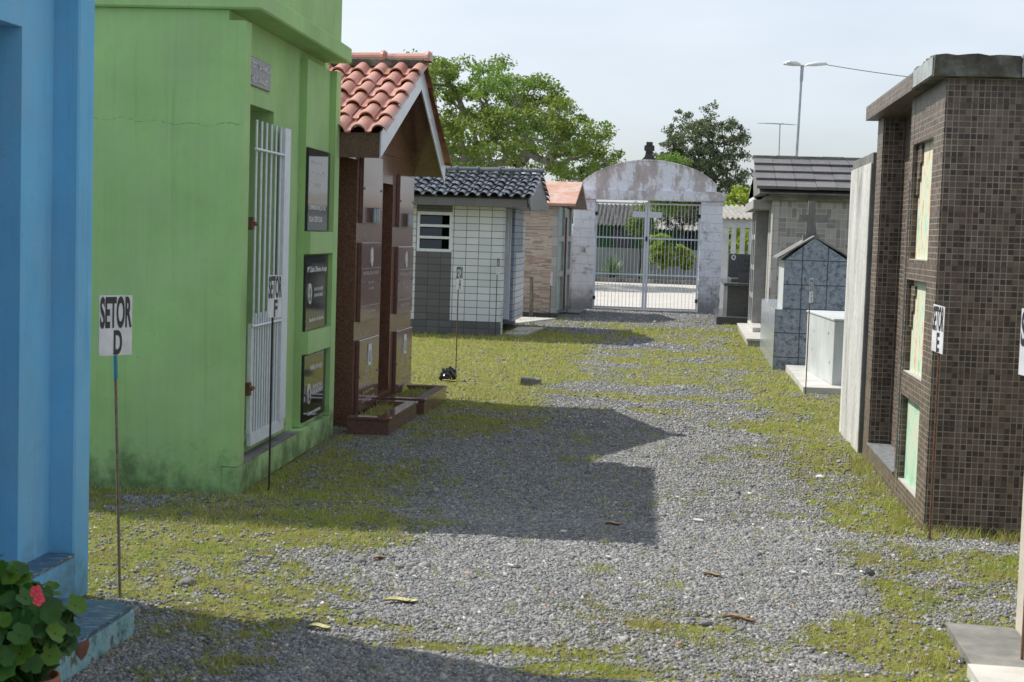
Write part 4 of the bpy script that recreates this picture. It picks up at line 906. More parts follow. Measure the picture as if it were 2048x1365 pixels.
# ------------------------------------------------------------------ street side seen through the gate
o = MB().box(-30, 30, 34.9, 54.8, -.05, .012).build('yard_paving', 'apron'); tag(o, kind='structure')
o = MB().box(-12, 9, 54.8, 55.0, -.03, .16).build('kerb', 'old_concrete'); tag(o, kind='structure')
o = MB().box(-12, 9, 55.002, 58.0, -.03, .10).build('planting_bed', 'soil'); tag(o, kind='structure')
o = MB().box(-12, 6, 58.0, 58.15, 0, 1.24).build('boundary_wall', 'grey_wall'); tag(o, 'low grey rendered wall behind the shrubs across the yard', 'wall')
o = MB().box(-12, -2.56, 34.15, 34.35, 0, 1.9).build('boundary_wall', 'gate_block'); tag(o, 'whitewashed block boundary wall left of the arched gateway', 'wall')
def corrug(x0, x1, y0, z0, y1, z1, pitch=.18, amp=.03, skew=0.0):
    n = int((x1 - x0) / pitch * 6); vs = []; fs = []
    for i in range(n + 1):
        x = x0 + (x1 - x0) * i / n; h = amp * sin(2 * pi * (x - x0) / pitch)
        vs += [(x, y0, z0 + h), (x + skew, y1, z1 + h), (x, y0, z0 + h - .012), (x + skew, y1, z1 + h - .012)]
    for i in range(n):
        a = i * 4; b = a + 4; fs += [(a, b, b + 1, a + 1), (a + 2, a + 3, b + 3, b + 2), (a, a + 2, b + 2, b)]
    mb = MB(); mb.add(vs, fs); return mb
def green_house():
    t = thing('house', 'low dark green house with corrugated roof behind the grey wall across the yard', 'house', (0, 0, 0))
    MB().box(-9, 3, 61, 66, 0, 2.25).build('wall', 'house_green', t)
    corrug(-9.4, -1.5, 60.4, 2.12, 63.6, 3.02).build('roof', 'fibro', t); corrug(-1.5, 3.4, 60.2, 2.02, 63.6, 2.95).build('roof', 'fibro_pale', t)
    for x in (-3.0, -5.2): MB().box(x, x + .75, 60.96, 60.999, .9, 1.95).build('window', 'glass', t)
    MB().box(-.1, .3, 60.96, 60.999, 0, 1.95).build('door', 'dark_void', t)
green_house()

# ------------------------------------------------------------------ trees and shrubs
def leaf_quads(C, size, r, asp=.45):
    n = len(C); a = r.normal(size=(n, 3)); a /= np.linalg.norm(a, axis=1)[:, None]; b = r.normal(size=(n, 3)); b -= a * (a * b).sum(1)[:, None]; b /= np.linalg.norm(b, axis=1)[:, None]
    s = size * r.uniform(.6, 1.3, n)[:, None]
    V = np.stack([C - a * s, C + b * s * asp, C + a * s, C - b * s * asp], 1); F = np.arange(4 * n).reshape(n, 4)
    return V.reshape(-1, 3), F
def grow_tree(name, label, cat, base, fork, inside, ncl, per, crad, lsize, leafm, barkm, seed, r0=.16, bounds=None, group=None, flat=.6, drop=0.0):
    """clusters fill a crown volume; limbs join each cluster to the nearest limb nearer the fork"""
    t = thing(name, label, cat, base, group=group); r = np.random.default_rng(seed)
    pts = []
    (ax, bx), (ay, by), (az, bz) = bounds
    while len(pts) < ncl:
        p = np.array([r.uniform(ax, bx), r.uniform(ay, by), r.uniform(az, bz)])
        if inside(p, r): pts.append(p)
    P = np.array(pts); f = np.array(fork, float); d = np.linalg.norm(P - f, axis=1); o = np.argsort(d); P = P[o]; d = d[o]
    nodes = [f]; par = [-1]; cost = [0.0]
    for i in range(len(P)):
        N = np.array(nodes); dd = np.linalg.norm(N - P[i], axis=1); c = dd + np.array(cost) * .25; j = int(np.argmin(c))
        mid = (N[j] + P[i]) / 2 + r.normal(0, .08 * dd[j], 3); nodes.append(mid); par.append(j); cost.append(cost[j] + dd[j] / 2)
        nodes.append(P[i]); par.append(len(nodes) - 2); cost.append(cost[-1] + dd[j] / 2)
    w = np.ones(len(nodes))
    for i in range(len(nodes) - 1, 0, -1): w[par[i]] += w[i]
    R = r0 * (w / w[0]) ** .46
    b = np.array([0, 0, 0.]); bl = np.array(base)
    m = MB(); tp = [tuple(b), tuple((f - bl) * .35 + r.normal(0, .05, 3)), tuple((f - bl) * .7 + r.normal(0, .05, 3)), tuple(f - bl)]
    m.tube(tp, [r0 * 1.35, r0 * 1.1, r0 * 1.02, r0], 10); m.build('trunk', barkm, t, True)
    m = MB()
    for i in range(1, len(nodes)):
        j = par[i]; m.tube([tuple(nodes[j] - bl), tuple(nodes[i] - bl)], [max(R[i] * 1.05, .006), max(R[i] * .9, .005)], 5 if R[i] < .04 else 8, False)
    m.build('limbs', barkm, t, True)
    C = []
    for p in P:
        k = int(per * r.uniform(.5, 1.5)); q = r.normal(size=(k, 3)); q /= (np.linalg.norm(q, axis=1)[:, None] + 1e-6); q *= r.uniform(0, 1, (k, 1)) ** .5 * crad * r.uniform(.6, 1.35); q[:, 2] *= flat
        q[:, 2] -= drop * r.uniform(0, 1, k)
        C.append(q + p)
    C = np.concatenate(C); V, F = leaf_quads(C - bl, lsize, r); npmesh('foliage', V, F, leafm, t)
    return t
def vn3(p, s=0): return float(vnoise(np.array([p[0] * .55 + p[1] * .31]), np.array([p[2] * .8 + p[1] * .23]), s)[0])
def in_big(p, r):
    e = ((p[0] + 7.7) / 5.65) ** 2 + ((p[1] - 50) / 4.2) ** 2
    if e > 1: return False
    top = 3.35 + 4.05 * (1 - e) ** .55 + (vn3((p[0] * 2.4, p[1], 1.0), 5) - .5) * .9
    if p[2] > top or p[2] < 3.2 + .5 * (1 - e): return False
    sh = (top - p[2]) / 4.3
    return r.uniform() < (1.0 if sh < .22 else .36) * (0.35 + 1.1 * vn3(p, 9))
grow_tree('tree', 'wide spreading bright green tree rising behind the left row of mausoleums', 'tree', (-7.0, 50, 0), (-6.6, 50, 2.6), in_big, 640, 92, .40, .066, 'leaf_big', 'bark', 11, .32, ((-12.5, -1.9), (45.5, 54.5), (3.0, 8.3)))
def in_dark(p, r):
    e = ((p[0] - .42) / 1.66) ** 2 + ((p[1] - 50) / 1.4) ** 2
    if e > 1: return False
    z = (p[2] - 3.9) / 2.1
    if z < 0: return p[2] > 2.5 and r.uniform() < .8
    lob = .75 + .5 * vn3((p[0] * 3, 0, p[2] * 2), 21)
    return e + z * z < lob and r.uniform() < .35 + vn3((p[0] * 2, p[1], p[2] * 2), 4)
grow_tree('tree', 'dark leaved tree behind the gateway, its top clear of the arch on the right', 'tree', (.9, 50, 0), (.75, 50, 2.7), in_dark, 430, 56, .22, .055, 'leaf_dark', 'dark_bark', 12, .14, ((-1.2, 2.1), (48.5, 51.5), (2.4, 6.1)))
def ell(cx, cy, cz, rx, ry, rz, s=0):
    def f(p, r):
        e = ((p[0] - cx) / rx) ** 2 + ((p[1] - cy) / ry) ** 2 + ((p[2] - cz) / rz) ** 2
        return e < .7 + .5 * vn3((p[0] * 4, p[1], p[2] * 4), s)
    return f
grow_tree('tree', 'mid green bushy tree beyond the stone cross, left of the dark leaved tree', 'tree', (.72, 47.5, 0), (.5, 47.5, 2.8), ell(-.6, 47.5, 3.3, .85, .7, .95, 3), 80, 90, .22, .06, 'leaf_big', 'dark_bark', 13, .08, ((-1.6, .4), (46.8, 48.2), (2.2, 4.4)), drop=.15)
grow_tree('shrub', 'yellow green shrub behind the corrugated roof, right of the gateway', 'shrub', (1.5, 44, 0), (1.5, 44, 1.6), ell(1.55, 44, 2.6, .62, .5, .8, 6), 60, 90, .2, .055, 'leaf_yellow', 'dark_bark', 14, .06, ((.8, 2.3), (43.4, 44.6), (1.6, 3.5)))
grow_tree('shrub', 'green shrub glimpsed between the white concrete slats', 'shrub', (1.2, 39, 0), (1.2, 39, .3), ell(1.25, 39, 1.1, .7, .4, .9, 7), 50, 80, .18, .05, 'leaf_yellow', 'dark_bark', 15, .04, ((.5, 2.0), (38.6, 39.4), (.2, 2.0)))
grow_tree('shrub', 'loose yellow green shrub right of the middle, seen through the gate', 'shrub', (-.95, 56, .1), (-.95, 56, .4), ell(-.95, 56, 1.1, .52, .4, .68, 8), 60, 90, .15, .06, 'leaf_yellow', 'bark', 16, .022, ((-1.6, -.3), (55.5, 56.4), (.35, 1.8)))
grow_tree('shrub', 'smaller yellow green shrub near the right gate pillar, seen through the gate', 'shrub', (-.12, 56.2, .1), (-.12, 56.2, .35), ell(-.1, 56.2, .95, .40, .35, .5, 9), 45, 80, .14, .06, 'leaf_yellow', 'bark', 17, .02, ((-.7, .5), (55.8, 56.6), (.35, 1.5)))
grow_tree('tree', 'light green drooping tree over the grey wall, seen through the gate top', 'tree', (-1.75, 57.4, .1), (-1.75, 57.4, 2.3), ell(-1.75, 57.4, 2.35, .55, .4, .75, 10), 45, 60, .2, .055, 'leaf_big', 'dark_bark', 18, .03, ((-2.5, -1.0), (56.9, 57.9), (1.6, 3.2)), drop=.35)
grow_tree('tree', 'dark tangled tree beside the green house, seen through the right gate leaf', 'tree', (-.1, 58.8, 0), (-.2, 58.8, 1.6), ell(-.3, 58.9, 2.75, 1.0, .5, .6, 12), 80, 55, .22, .055, 'leaf_dark', 'dark_bark', 19, .04, ((-1.5, .9), (58.4, 59.5), (2.0, 3.5)), drop=.2)
grow_tree('shrub', 'dark low hedge bush outside the gateway beside its right pillar', 'shrub', (1.6, 47, 0), (1.6, 47, 1.0), ell(1.5, 47, 2.0, .9, .5, .9, 13), 60, 70, .22, .06, 'leaf_dark', 'dark_bark', 20, .06, ((.5, 2.5), (46.4, 47.6), (1.2, 3.0)))
def yucca(x, y, h, n, label, seed):
    t = thing('yucca', label, 'yucca', (x, y, .10)); r = random.Random(seed); m = MB()
    for i in range(n):
        a = r.uniform(0, 2 * pi); el = radians(r.uniform(8, 88)); L = h * r.uniform(.75, 1.05); d = Vector((cos(a) * cos(el), sin(a) * cos(el), sin(el))); s = Vector((-sin(a), cos(a), 0)); w = .022
        p0 = Vector((cos(a) * .04, sin(a) * .04, .08)); p1 = p0 + d * L * .55; p2 = p0 + d * L + Vector((0, 0, -.12 * L * cos(el)))
        m.add([p0 - s * w * .6, p0 + s * w * .6, p1 + s * w, p1 - s * w, p2], [(0, 1, 2, 3), (3, 2, 4)])
    m.build('leaves', 'yucca', t); MB().lathe([(.09, 0), (.07, .12), (.05, .16)], n=10).build('trunk', 'dark_bark', t)
yucca(-2.72, 55.6, .86, 130, 'large spiky yucca in the bed, seen through the left gate leaf', 4)
yucca(-1.55, 55.5, .42, 60, 'small spiky yucca beside the middle of the gate, in the bed', 5)

# ------------------------------------------------------------------ slatted concrete screen right of the gateway
def screen():
    t = thing('shelter', 'white concrete slatted screen with corrugated roof right of the gateway', 'shelter', (0, 0, 0))
    MB().box(.80, .965, 36.0, 36.3, 0, 1.94).build('post', 'white_conc', t)
    MB().box(.80, 3.4, 35.98, 36.3, 1.942, 2.13).build('beam', 'white_conc', t)
    for i in range(11):
        x = 1.02 + i * .205; MB().box(x, x + .115, 36.0, 36.28, .0, 1.94).build('slat', 'white_conc', t)
    corrug(.74, 3.5, 35.85, 2.16, 37.6, 2.50, .13, .025, skew=-.25).build('roof', 'fibro_pale', t)
    MB().box(3.3, 3.4, 36.31, 37.5, 0, 2.2).build('side_wall', 'white_conc', t)
screen()

# ------------------------------------------------------------------ right row, far to near
def dark_tomb():
    t = thing('tomb', 'dark grey granite tomb with upright headstone beside the gateway', 'tomb', (0, 0, 0)); g = 'dark_granite'
    m = MB(); m.box(.62, 2.6, 29.6, 33.2, -.05, .15, .01); m.build('base', g, t)
    m = MB(); m.box(.82, 2.5, 29.95, 33.0, .151, .74); m.build('chest', g, t)
    m = MB(); m.box(.745, 2.58, 29.85, 33.1, .741, .80, .006); m.build('lid', g, t)
    m = MB(); m.box(.90, 2.5, 30.8, 32.9, .801, .87, .01); m.build('upper_slab', g, t)
    m = MB(); m.box(1.03, 2.4, 30.3, 30.36, .802, .985); m.build('inscription_panel', g, t)
    h = MB().box(.875, 2.4, 32.2, 32.36, .871, 1.36, .01).build('headstone', g, t)
    m = MB(); m.prism([(.98 + .05 * cos(2 * pi * k / 20), 32.195, 1.28 + .06 * sin(2 * pi * k / 20)) for k in range(20)], (0, -.012, 0)); p = m.build('portrait', 'photo', h)
    m = MB(); m.prism([(.98 + .02 * cos(2 * pi * k / 12), 32.182, 1.285 + .03 * sin(2 * pi * k / 12)) for k in range(12)], (0, -.002, 0)); m.build('portrait_figure', 'letter', p)
    for i in range(3): text_mesh(['FAMÍLIA', 'SAUDADES', 'ETERNAS'][i], .5 - .05 * i, .05, (1.45, 32.199, 1.22 - i * .1), (1, 0, 0), (0, -1, 0), 'lettering', 'dark_void', h, .01, .002)
dark_tomb()
def basket_tomb():
    t = thing('mausoleum', 'grey mausoleum in basket weave stone tile with flat dark concrete tile roof', 'mausoleum', (0, 0, 0))
    X = 1.33; y0, y1 = 24.4, 28.3
    m = MB(); m.box(X + .10, 4.2, y0, y1, 0, 2.28); m.build('wall', 'basket', t)
    m = MB(); m.box(X, X + .099, y0, 25.15, .12, 2.28); m.box(X, X + .099, 25.30, 25.6, .12, 2.28); m.build('front_pier', 'pale_stone', t)
    MB().box(X + .03, X + .099, 25.151, 25.299, .12, 2.1).build('slit_window', 'glass', t)
    MB().box(X + .04, X + .098, 25.61, 26.7, .12, 2.2).build('door', 'dark_granite', t)
    m = MB(); m.box(1.17, X + .098, 26.71, 26.85, .10, 2.15); m.box(1.17, X + .098, 27.5, 27.62, .10, 2.15); m.box(1.17, X + .098, 28.15, y1, .1, 2.15)
    for z in (.1, .62, 1.12, 1.66): m.box(1.18, X + .097, 26.851, 27.499, z, z + .09); m.box(1.18, X + .097, 27.621, 28.149, z, z + .09)
    m.build('porch_frame', 'grey_conc', t)
    MB().box(1.26, 1.28, 26.86, 28.14, .2, 2.1).build('porch_glass', 'mottled', t)
    m = MB(); m.box(1.04, X + .09, 24.9, 28.4, 2.16, 2.30); m.build('porch_beam', 'grey_conc', t)
    m = MB(); m.prism([(1.10, 26.3, 2.302), (1.10, 28.4, 2.302), (1.10, 28.4, 2.50), (1.10, 26.9, 2.75)], (.05, 0, 0)); m.build('gable_panel', 'white_conc', t)
    m = MB(); m.box(X - .12, 4.3, y0 - .08, y1, 2.282, 2.345); m.box(X - .08, 4.3, y0 - .14, y0 - .02, 2.346, 2.42); m.build('cornice', 'old_concrete', t)
    m = MB(); e = (24.15, 2.45); a = (26.0, 3.02); m.prism([(1.10, e[0], e[1] - .05), (1.10, a[0], a[1] - .06), (1.10, 28.5, 2.45), (1.10, 28.5, 2.40), (1.10, e[0], 2.38)], (3.2, 0, 0)); m.build('roof_deck', 'old_concrete', t)
    m = MB(); L = sqrt((a[0] - e[0]) ** 2 + (a[1] - e[1]) ** 2); d = ((a[0] - e[0]) / L, (a[1] - e[1]) / L); nn = (-d[1], d[0]); rows = 4; rl = L / rows
    for r_ in range(rows):
        for c in range(11):
            x0 = 1.05 + c * .31 + .003; s0 = r_ * rl; s1 = s0 + rl + .04; q = random.uniform(-.004, .004)
            def P(s, h): return (e[0] - .05 + d[0] * s + nn[0] * h, e[1] + d[1] * s + nn[1] * h)
            A, B, Cc, D_ = P(s0, .004 + q), P(s1, -.02 + q), P(s1, .012 + q), P(s0, .052 + q)
            m.prism([(x0, *A), (x0, *B), (x0, *Cc), (x0, *D_)], (.304, 0, 0))
    m.build('roof_tiles', 'concrete_tile', t)
    m = MB()
    for c in range(9): m.box(1.04 + c * .38, 1.04 + c * .38 + .374, a[0] - .10, a[0] + .10, a[1] + .0 + .001 * (c % 3), a[1] + .055 + .004 * (c % 2), .006)
    m.build('ridge_tiles', 'old_concrete', t)
basket_tomb()
def steps2():
    t = thing('step', 'pale stone double step before the basket weave tiled mausoleum', 'step', (0, 0, 0))
    MB().box(.985, 1.6, 23.62, 27.9, -.03, .085, .005).build('lower_step', 'pale_stone', t); MB().box(.965, 1.6, 23.58, 27.95, .0855, .125, .005).build('upper_slab', 'marble', t)
    MB().box(1.13, 1.32, 25.3, 27.5, .126, .2, .005).build('upper_step', 'marble', t)
steps2()
def mottled_tomb():
    t = thing('tomb', 'blue grey mottled tile tomb shaped like a small gabled house on a chest', 'tomb', (0, 0, 0))
    m = MB(); m.box(1.145, 2.25, 19.5, 23.0, -.02, .765); o = m.build('chest', 'mottled', t); o.data.materials.append(MATS['mottled_pale'])
    for p in o.data.polygons:
        if p.normal.x < -.5 or p.normal.z > .5: p.material_index = 1
    m = MB(); m.box(1.235, 2.06, 19.503, 20.6, .766, 1.39); m.prism([(1.235, 19.503, 1.3905), (2.06, 19.503, 1.3905), (1.60, 19.503, 1.685)], (0, 1.09, 0)); u = m.build('upper_house', 'mottled', t); u.data.materials.append(MATS['white_box'])
    for p in u.data.polygons:
        if p.normal.x < -.8: p.material_index = 1
    m = MB(); m.prism([(1.15, 19.49, 1.405), (1.15, 19.49, 1.425), (1.60, 19.49, 1.715), (1.60, 19.49, 1.692)], (0, 1.14, 0)); m.prism([(2.12, 19.49, 1.40), (2.12, 19.49, 1.415), (1.601, 19.49, 1.715), (1.601, 19.49, 1.692)], (0, 1.14, 0))
    m.build('roof_slab', 'old_concrete', t)
mottled_tomb()
def stone_cross():
    m = MB(); c = 1.585; y = 19.95
    m.prism([(c - .07, y, 1.66), (c + .085, y, 1.66), (c + .05, y, 1.90), (c + .21, y, 1.90), (c + .215, y, 1.985), (c + .045, y, 1.985), (c + .04, y, 2.165), (c - .045, y, 2.165), (c - .045, y, 1.985), (c - .165, y, 1.985), (c - .17, y, 1.91), (c - .05, y, 1.90)], (0, .07, 0))
    m.box(c - .10, c + .11, y - .03, y + .10, 1.63, 1.72)
    o = m.build('stone_cross', 'old_concrete'); tag(o, 'weathered stone cross standing on the gable of the blue grey tomb', 'cross')
stone_cross()
def white_box_tomb():
    t = thing('tomb', 'plain white box tomb on a pale slab next to the blue grey mottled tomb', 'tomb', (0, 0, 0)); c = cos(radians(3.9)); q = sin(radians(3.9))
    MB().prism([(1.30, 16.42, -.03), (3.0, 16.5, -.03), (3.0, 19.4, -.03), (1.30, 19.35, -.03)], (0, 0, .10)).build('base_slab', 'marble', t)
    ch = MB().box(0, 1.3, 0, 2.0, .071, .775, .004).build('chest', 'white_box', t); ch.location = (1.632, 16.78, 0); ch.rotation_euler = (0, 0, radians(3.9))
    ld = MB().box(-.012, 1.31, -.012, 2.01, .776, .80, .004).build('lid', 'white_box', t); ld.location = ch.location; ld.rotation_euler = ch.rotation_euler
    m = MB()
    for (y, z) in ((17.0, .30), (17.15, .62), (18.2, .58), (18.3, .35)):
        MB().prism([(1.632 - (y - 16.78) * q - .0005, y + .03 * cos(a) * random.uniform(.5, 1.2), z + .02 * sin(a) * random.uniform(.5, 1.2)) for a in [2 * pi * k / 9 for k in range(9)]], (-.0015, 0, 0)).build('worn_spot', 'old_concrete', t)
white_box_tomb()
def tall_slab():
    mb = MB(); bm = bmesh.new(); bmesh.ops.create_grid(bm, x_segments=1, y_segments=1)
    bm.free(); mb.box(1.381, 1.425, 11.84, 13.25, -.02, 2.32, .006); o = mb.build('wall', 'old_concrete')
    t = thing('tomb_wall', 'tall whitewashed concrete slab wall beside the brown mosaic mausoleum', 'wall', (0, 0, 0)); o.parent = t; o.name = 'slab'; MB().box(1.369, 1.3805, 11.843, 13.247, -.02, 2.24, .003).build('whitewashed_face', 'white_slab', t)
    MB().box(1.427, 4.0, 11.86, 13.22, -.02, 2.30).build('core', 'old_concrete', t)
tall_slab()
def mosaic_tomb():
    t = thing('mausoleum', 'mausoleum in brown square mosaic tile with green niches and crumbling coping', 'mausoleum', (0, 0, 0)); q = 'mosaic'
    m = MB(); X = 1.395
    m.box(X + .16, 4.4, 8.7, 11.72, 0, 2.55)                                    # core
    # near block front with three niches (built as a frame)
    ya, yb = 8.7, 9.98; n0, n1 = 9.05, 9.84
    m.box(X, X + .159, ya, n0, 0, 2.549); m.box(X, X + .159, n1, yb, 0, 2.549)
    for z0, z1 in ((0, .12), (.67, .815), (1.40, 1.525), (2.25, 2.548)): m.box(X + .0015, X + .158, n0 + .0005, n1 - .0005, z0, z1)
    m.box(X, X + .159, 11.40, 11.72, 0, 2.549)                                   # far pier
    m.box(X + .002, X + .158, yb + .001, 11.399, 0, .13)
    m.build('wall', q, t)
    MB().box(X - .012, X + .158, yb + .002, 11.398, .131, .143).build('sill', 'basket_sill', t)
    for (z0, z1, mm) in ((.12, .67, 'niche_green2'), (.815, 1.40, 'niche_green'), (1.525, 2.25, 'niche_green')):
        MB().box(X + .045, X + .157, n0 + .001, n1 - .001, z0 + .001, z1 - .001).build('niche_panel', mm, t)
        MB().box(X + .006, X + .044, n0 + .001, n1 - .001, z0 + .0005, z0 + .006).build('niche_sill', 'pale_stone', t)
    for (z0, z1) in ((1.93, 2.249), (1.10, 1.36)):
        m = MB()
        for k in range(3): m.box(X + .030, X + .0445, n1 - .06 - .05 * k, n1 - .002 - .05 * k - (0 if k == 0 else .008), z0 + .1 * k, z1)
        m.build('leftover_tiles', q, t)
    MB().box(X - .0015, X - .0005, 9.88, 9.93, .18, 2.02).build('joint_slot', 'dark_void', t)
    MB().box(X + .135, X + .1585, 10.1, 11.0, .145, 2.2).build('door', 'mosaic', t)
    # canopy slab: tiled fascia far, broken coping near
    MB().box(1.31, 4.4, 9.42, 11.80, 2.551, 2.655).build('canopy', q, t)
    r = random.Random(8)
    def worn(x0, x1, y0, y1, z0, z1, name, m_):
        bm = bmesh.new(); n = 10; vs = []
        bmesh.ops.create_cube(bm, size=1)
        for v in bm.verts: v.co = Vector(((x0 + x1) / 2 + v.co.x * (x1 - x0), (y0 + y1) / 2 + v.co.y * (y1 - y0), (z0 + z1) / 2 + v.co.z * (z1 - z0)))
        for k in range(5): bmesh.ops.subdivide_edges(bm, edges=[e for e in bm.edges if e.calc_length() > .06], cuts=1, use_grid_fill=True)
        for v in bm.verts:
            c = v.co; a = .010 if c.z > (z0 + z1) / 2 else .003
            v.co = c + Vector((r.uniform(-a, a) * .6, r.uniform(-a, a) * .6, r.uniform(-a, a * .6)))
        mb = MB(); mb.frombm(bm); return mb.build(name, m_, t)
    worn(1.315, 1.78, 8.625, 9.415, 2.552, 2.672, 'coping', 'worn_cap'); worn(1.785, 2.6, 8.62, 9.41, 2.555, 2.675, 'coping', 'pale_cap')
    MB().box(2.605, 4.4, 8.63, 9.41, 2.553, 2.67).build('coping', 'worn_cap', t)
    MB().box(1.309, 1.3135, 8.66, 9.40, 2.56, 2.66).build('coping_face', 'pale_cap', t)
mosaic_tomb()
def cream_tomb():
    t = thing('mausoleum', 'cream plastered building corner at the right edge of the view', 'mausoleum', (0, 0, 0))
    MB().box(1.425, 3.6, 3.2, 6.42, -.02, 2.4).build('wall', 'cream', t); MB().box(1.38, 3.65, 3.15, 6.46, 2.4, 2.5, .01).build('roof_slab', 'old_concrete', t)
cream_tomb()
slab('paving_slab', 'weathered concrete slab in the grass at the lower right corner', 'paving slab', [(1.135, 5.76), (1.42, 5.76), (1.42, 6.40), (1.40, 6.42), (1.16, 6.44), (1.145, 6.42)], -.03, .03, 'old_concrete')
slab('step', 'white marble step at the bottom right corner below the cream building', 'step', [(1.10, 4.6), (1.42, 4.6), (1.42, 5.75), (1.11, 5.755)], -.03, .045, 'marble')

# ------------------------------------------------------------------ sector signs
def sign(x, y, h, ang, letter, label, rod='rust', top=None, w=.19, ph=.255, lean=(0, 0), text=True):
    t = thing('sector_sign', label, 'sign', (x, y, 0), group='sector signs on iron rods'); z0 = float(gz(x, y)) - .03
    u = Vector((cos(ang), sin(ang), 0)); n = Vector((sin(ang), -cos(ang), 0))
    tx, ty = lean; zb = h - ph
    m = MB(); pr = []
    N_ = 60 if rod == 'rebar' else 10
    for k in range(N_ + 1):
        s = k / N_; rr = .0065 + (.0012 if (rod == 'rebar' and k % 2) else 0); pr.append(((tx * s, ty * s, z0 + (h - .03 - z0) * s), rr))
    m.tube([p for p, r_ in pr], [r_ for p, r_ in pr], 7); m.build('rod', rod, t)
    c = Vector((tx, ty, 0)) + n * .010
    a = c - u * w / 2; b = c + u * w / 2; r = random.Random(int(abs(x * 100)) + int(y)); q = r.uniform(-.006, .006)
    pl = MB(); pl.prism([a + Vector((0, 0, zb - q)), b + Vector((0, 0, zb + q)), b + Vector((0, 0, h + q)), a + Vector((0, 0, h - q))], n * .003); plo = pl.build('plate', 'sign_white', t)
    if rod == 'rebar': MB().tube([(tx * .72, ty * .72, zb - .10), (tx * .8, ty * .8, zb)], .0095, 7).build('painted_rod_top', 'blue_rod', t)
    f = c + n * .0032
    if text:
        text_mesh('SETOR', w * .96, .135, f + Vector((0, 0, h - .072)), u, n, 'lettering', 'letter', plo, .035, .0008)
        if letter: text_mesh(letter, w * .26, .105, f + u * .012 + Vector((0, 0, zb + .055)), u, n, 'lettering', 'letter', plo, .035, .0008)
    return t
D = radians
sign(-2.362, 6.17, 1.292, D(66), 'D', 'white sign reading SETOR D on a ribbed rod beside the blue mausoleum', 'rebar', lean=(-.045, 0))
sign(-2.466, 8.87, 1.315, D(80), 'F', 'white sign reading SETOR F before the barred door of the green mausoleum', 'dark_rod')
sign(-2.463, 16.3, 1.245, D(76), 'H', 'white sign reading SETOR H standing in the lawn left of the lane', 'rust')
sign(-2.935, 23.45, 1.235, D(82), '', 'small turned white sign on a thin rod at the corner of the white tiled mausoleum', 'dark_rod')
sign(-2.62, 29.4, .90, D(84), '', 'thin rod sign seen edge on before the stone clad mausoleum', 'dark_rod', text=False)
sign(1.385, 8.42, 1.292, D(-81), 'E', 'white sign reading SETOR E at the corner of the brown mosaic mausoleum', 'rust')
sign(1.315, 16.3, 1.24, D(74), 'G', 'narrow turned white sign before the mottled blue grey tomb', 'rust')
sign(1.262, 23.2, 1.185, D(80), '', 'distant edge on white sign beside the basket weave tiled mausoleum', 'rust', text=False)
sign(1.345, 5.92, 1.375, D(-62), '', 'white sign cut off by the right edge of the view', 'rust')

o = MB().tube([(0, 0, -.05), (.004, 0, .4), (-.012, .01, .80)], [.042, .038, .034], 9).build('wooden_post', 'wood_post'); o.location = (-2.98, 29.3, 0); tag(o, 'short grey wooden post before the stone clad mausoleum', 'post')
def bag():
    bm = bmesh.new(); bmesh.ops.create_icosphere(bm, subdivisions=3, radius=.085); r = random.Random(1)
    for v in bm.verts: v.co *= 1 + .7 * (vnoise(np.array([v.co.x * 55 + v.co.z * 37 + 9]), np.array([v.co.y * 55 + 7]), 2)[0] - .5); v.co.z *= 1.0
    mb = MB(); mb.frombm(bm); o = mb.build('plastic_bag', 'black_plastic', None, False); o.location = (-2.515, 16.1, .065); tag(o, 'crumpled black plastic bag at the foot of the SETOR H sign', 'bag')
bag()

# ------------------------------------------------------------------ lamp post, aerial, wire
def lamp():
    b = (3.42, 50.0, 0); H = 7.35
    t = thing('street_lamp', 'tall thin steel street lamp with three pale heads against the sky', 'street lamp', b)
    MB().tube([(-.12, 0, 0), (-.02, 0, 4), (.03, 0, H - .35)], [.06, .045, .038], 10).build('pole', 'lamp_metal', t); MB().tube([(.03, 0, H - .5), (.04, 0, H + .02)], .055, 10).build('collar', 'lamp_metal', t)
    for ang, L in ((2, .92), (172, .72), (215, .7)):
        a = radians(ang); d = Vector((cos(a), sin(a), .06)); c0 = Vector((.04, 0, H - .02)); s = Vector((-sin(a), cos(a), 0)); U = Vector((0, 0, 1))
        hd = MB(); rows = []
        for (q, w, hh, dz) in ((.05, .03, .03, 0), (.14, .04, .04, .02), (.2, .09, .06, .03), (.5, .13, .10, .035), (.85, .11, .07, .04), (.9, .05, .02, .045)):
            p = c0 + d * (q * L * .95) + U * dz; rows.append([p + s * w * cos(2 * pi * k / 12) + U * hh * max(-.35, sin(2 * pi * k / 12)) for k in range(12)])
        vs = [v for r_ in rows for v in r_]; fs = [(i * 12 + k, i * 12 + (k + 1) % 12, (i + 1) * 12 + (k + 1) % 12, (i + 1) * 12 + k) for i in range(len(rows) - 1) for k in range(12)] + [tuple(range(11, -1, -1)), tuple(range(60, 72))]
        hd.add(vs, fs); hd.build('lamp_head', 'lamp_head', t, True)
    return t
lamp()
m = MB(); pts = []
A = Vector((4.2, 50, 7.40)); B = Vector((8.5, 44, 6.2))
for k in range(21): s = k / 20; p = A.lerp(B, s); p.z -= .06 * 4 * s * (1 - s); pts.append(tuple(p))
m.tube(pts, .012, 5); o = m.build('overhead_wire', 'wire'); tag(o, 'thin dark overhead wire running right from the street lamp', 'wire')
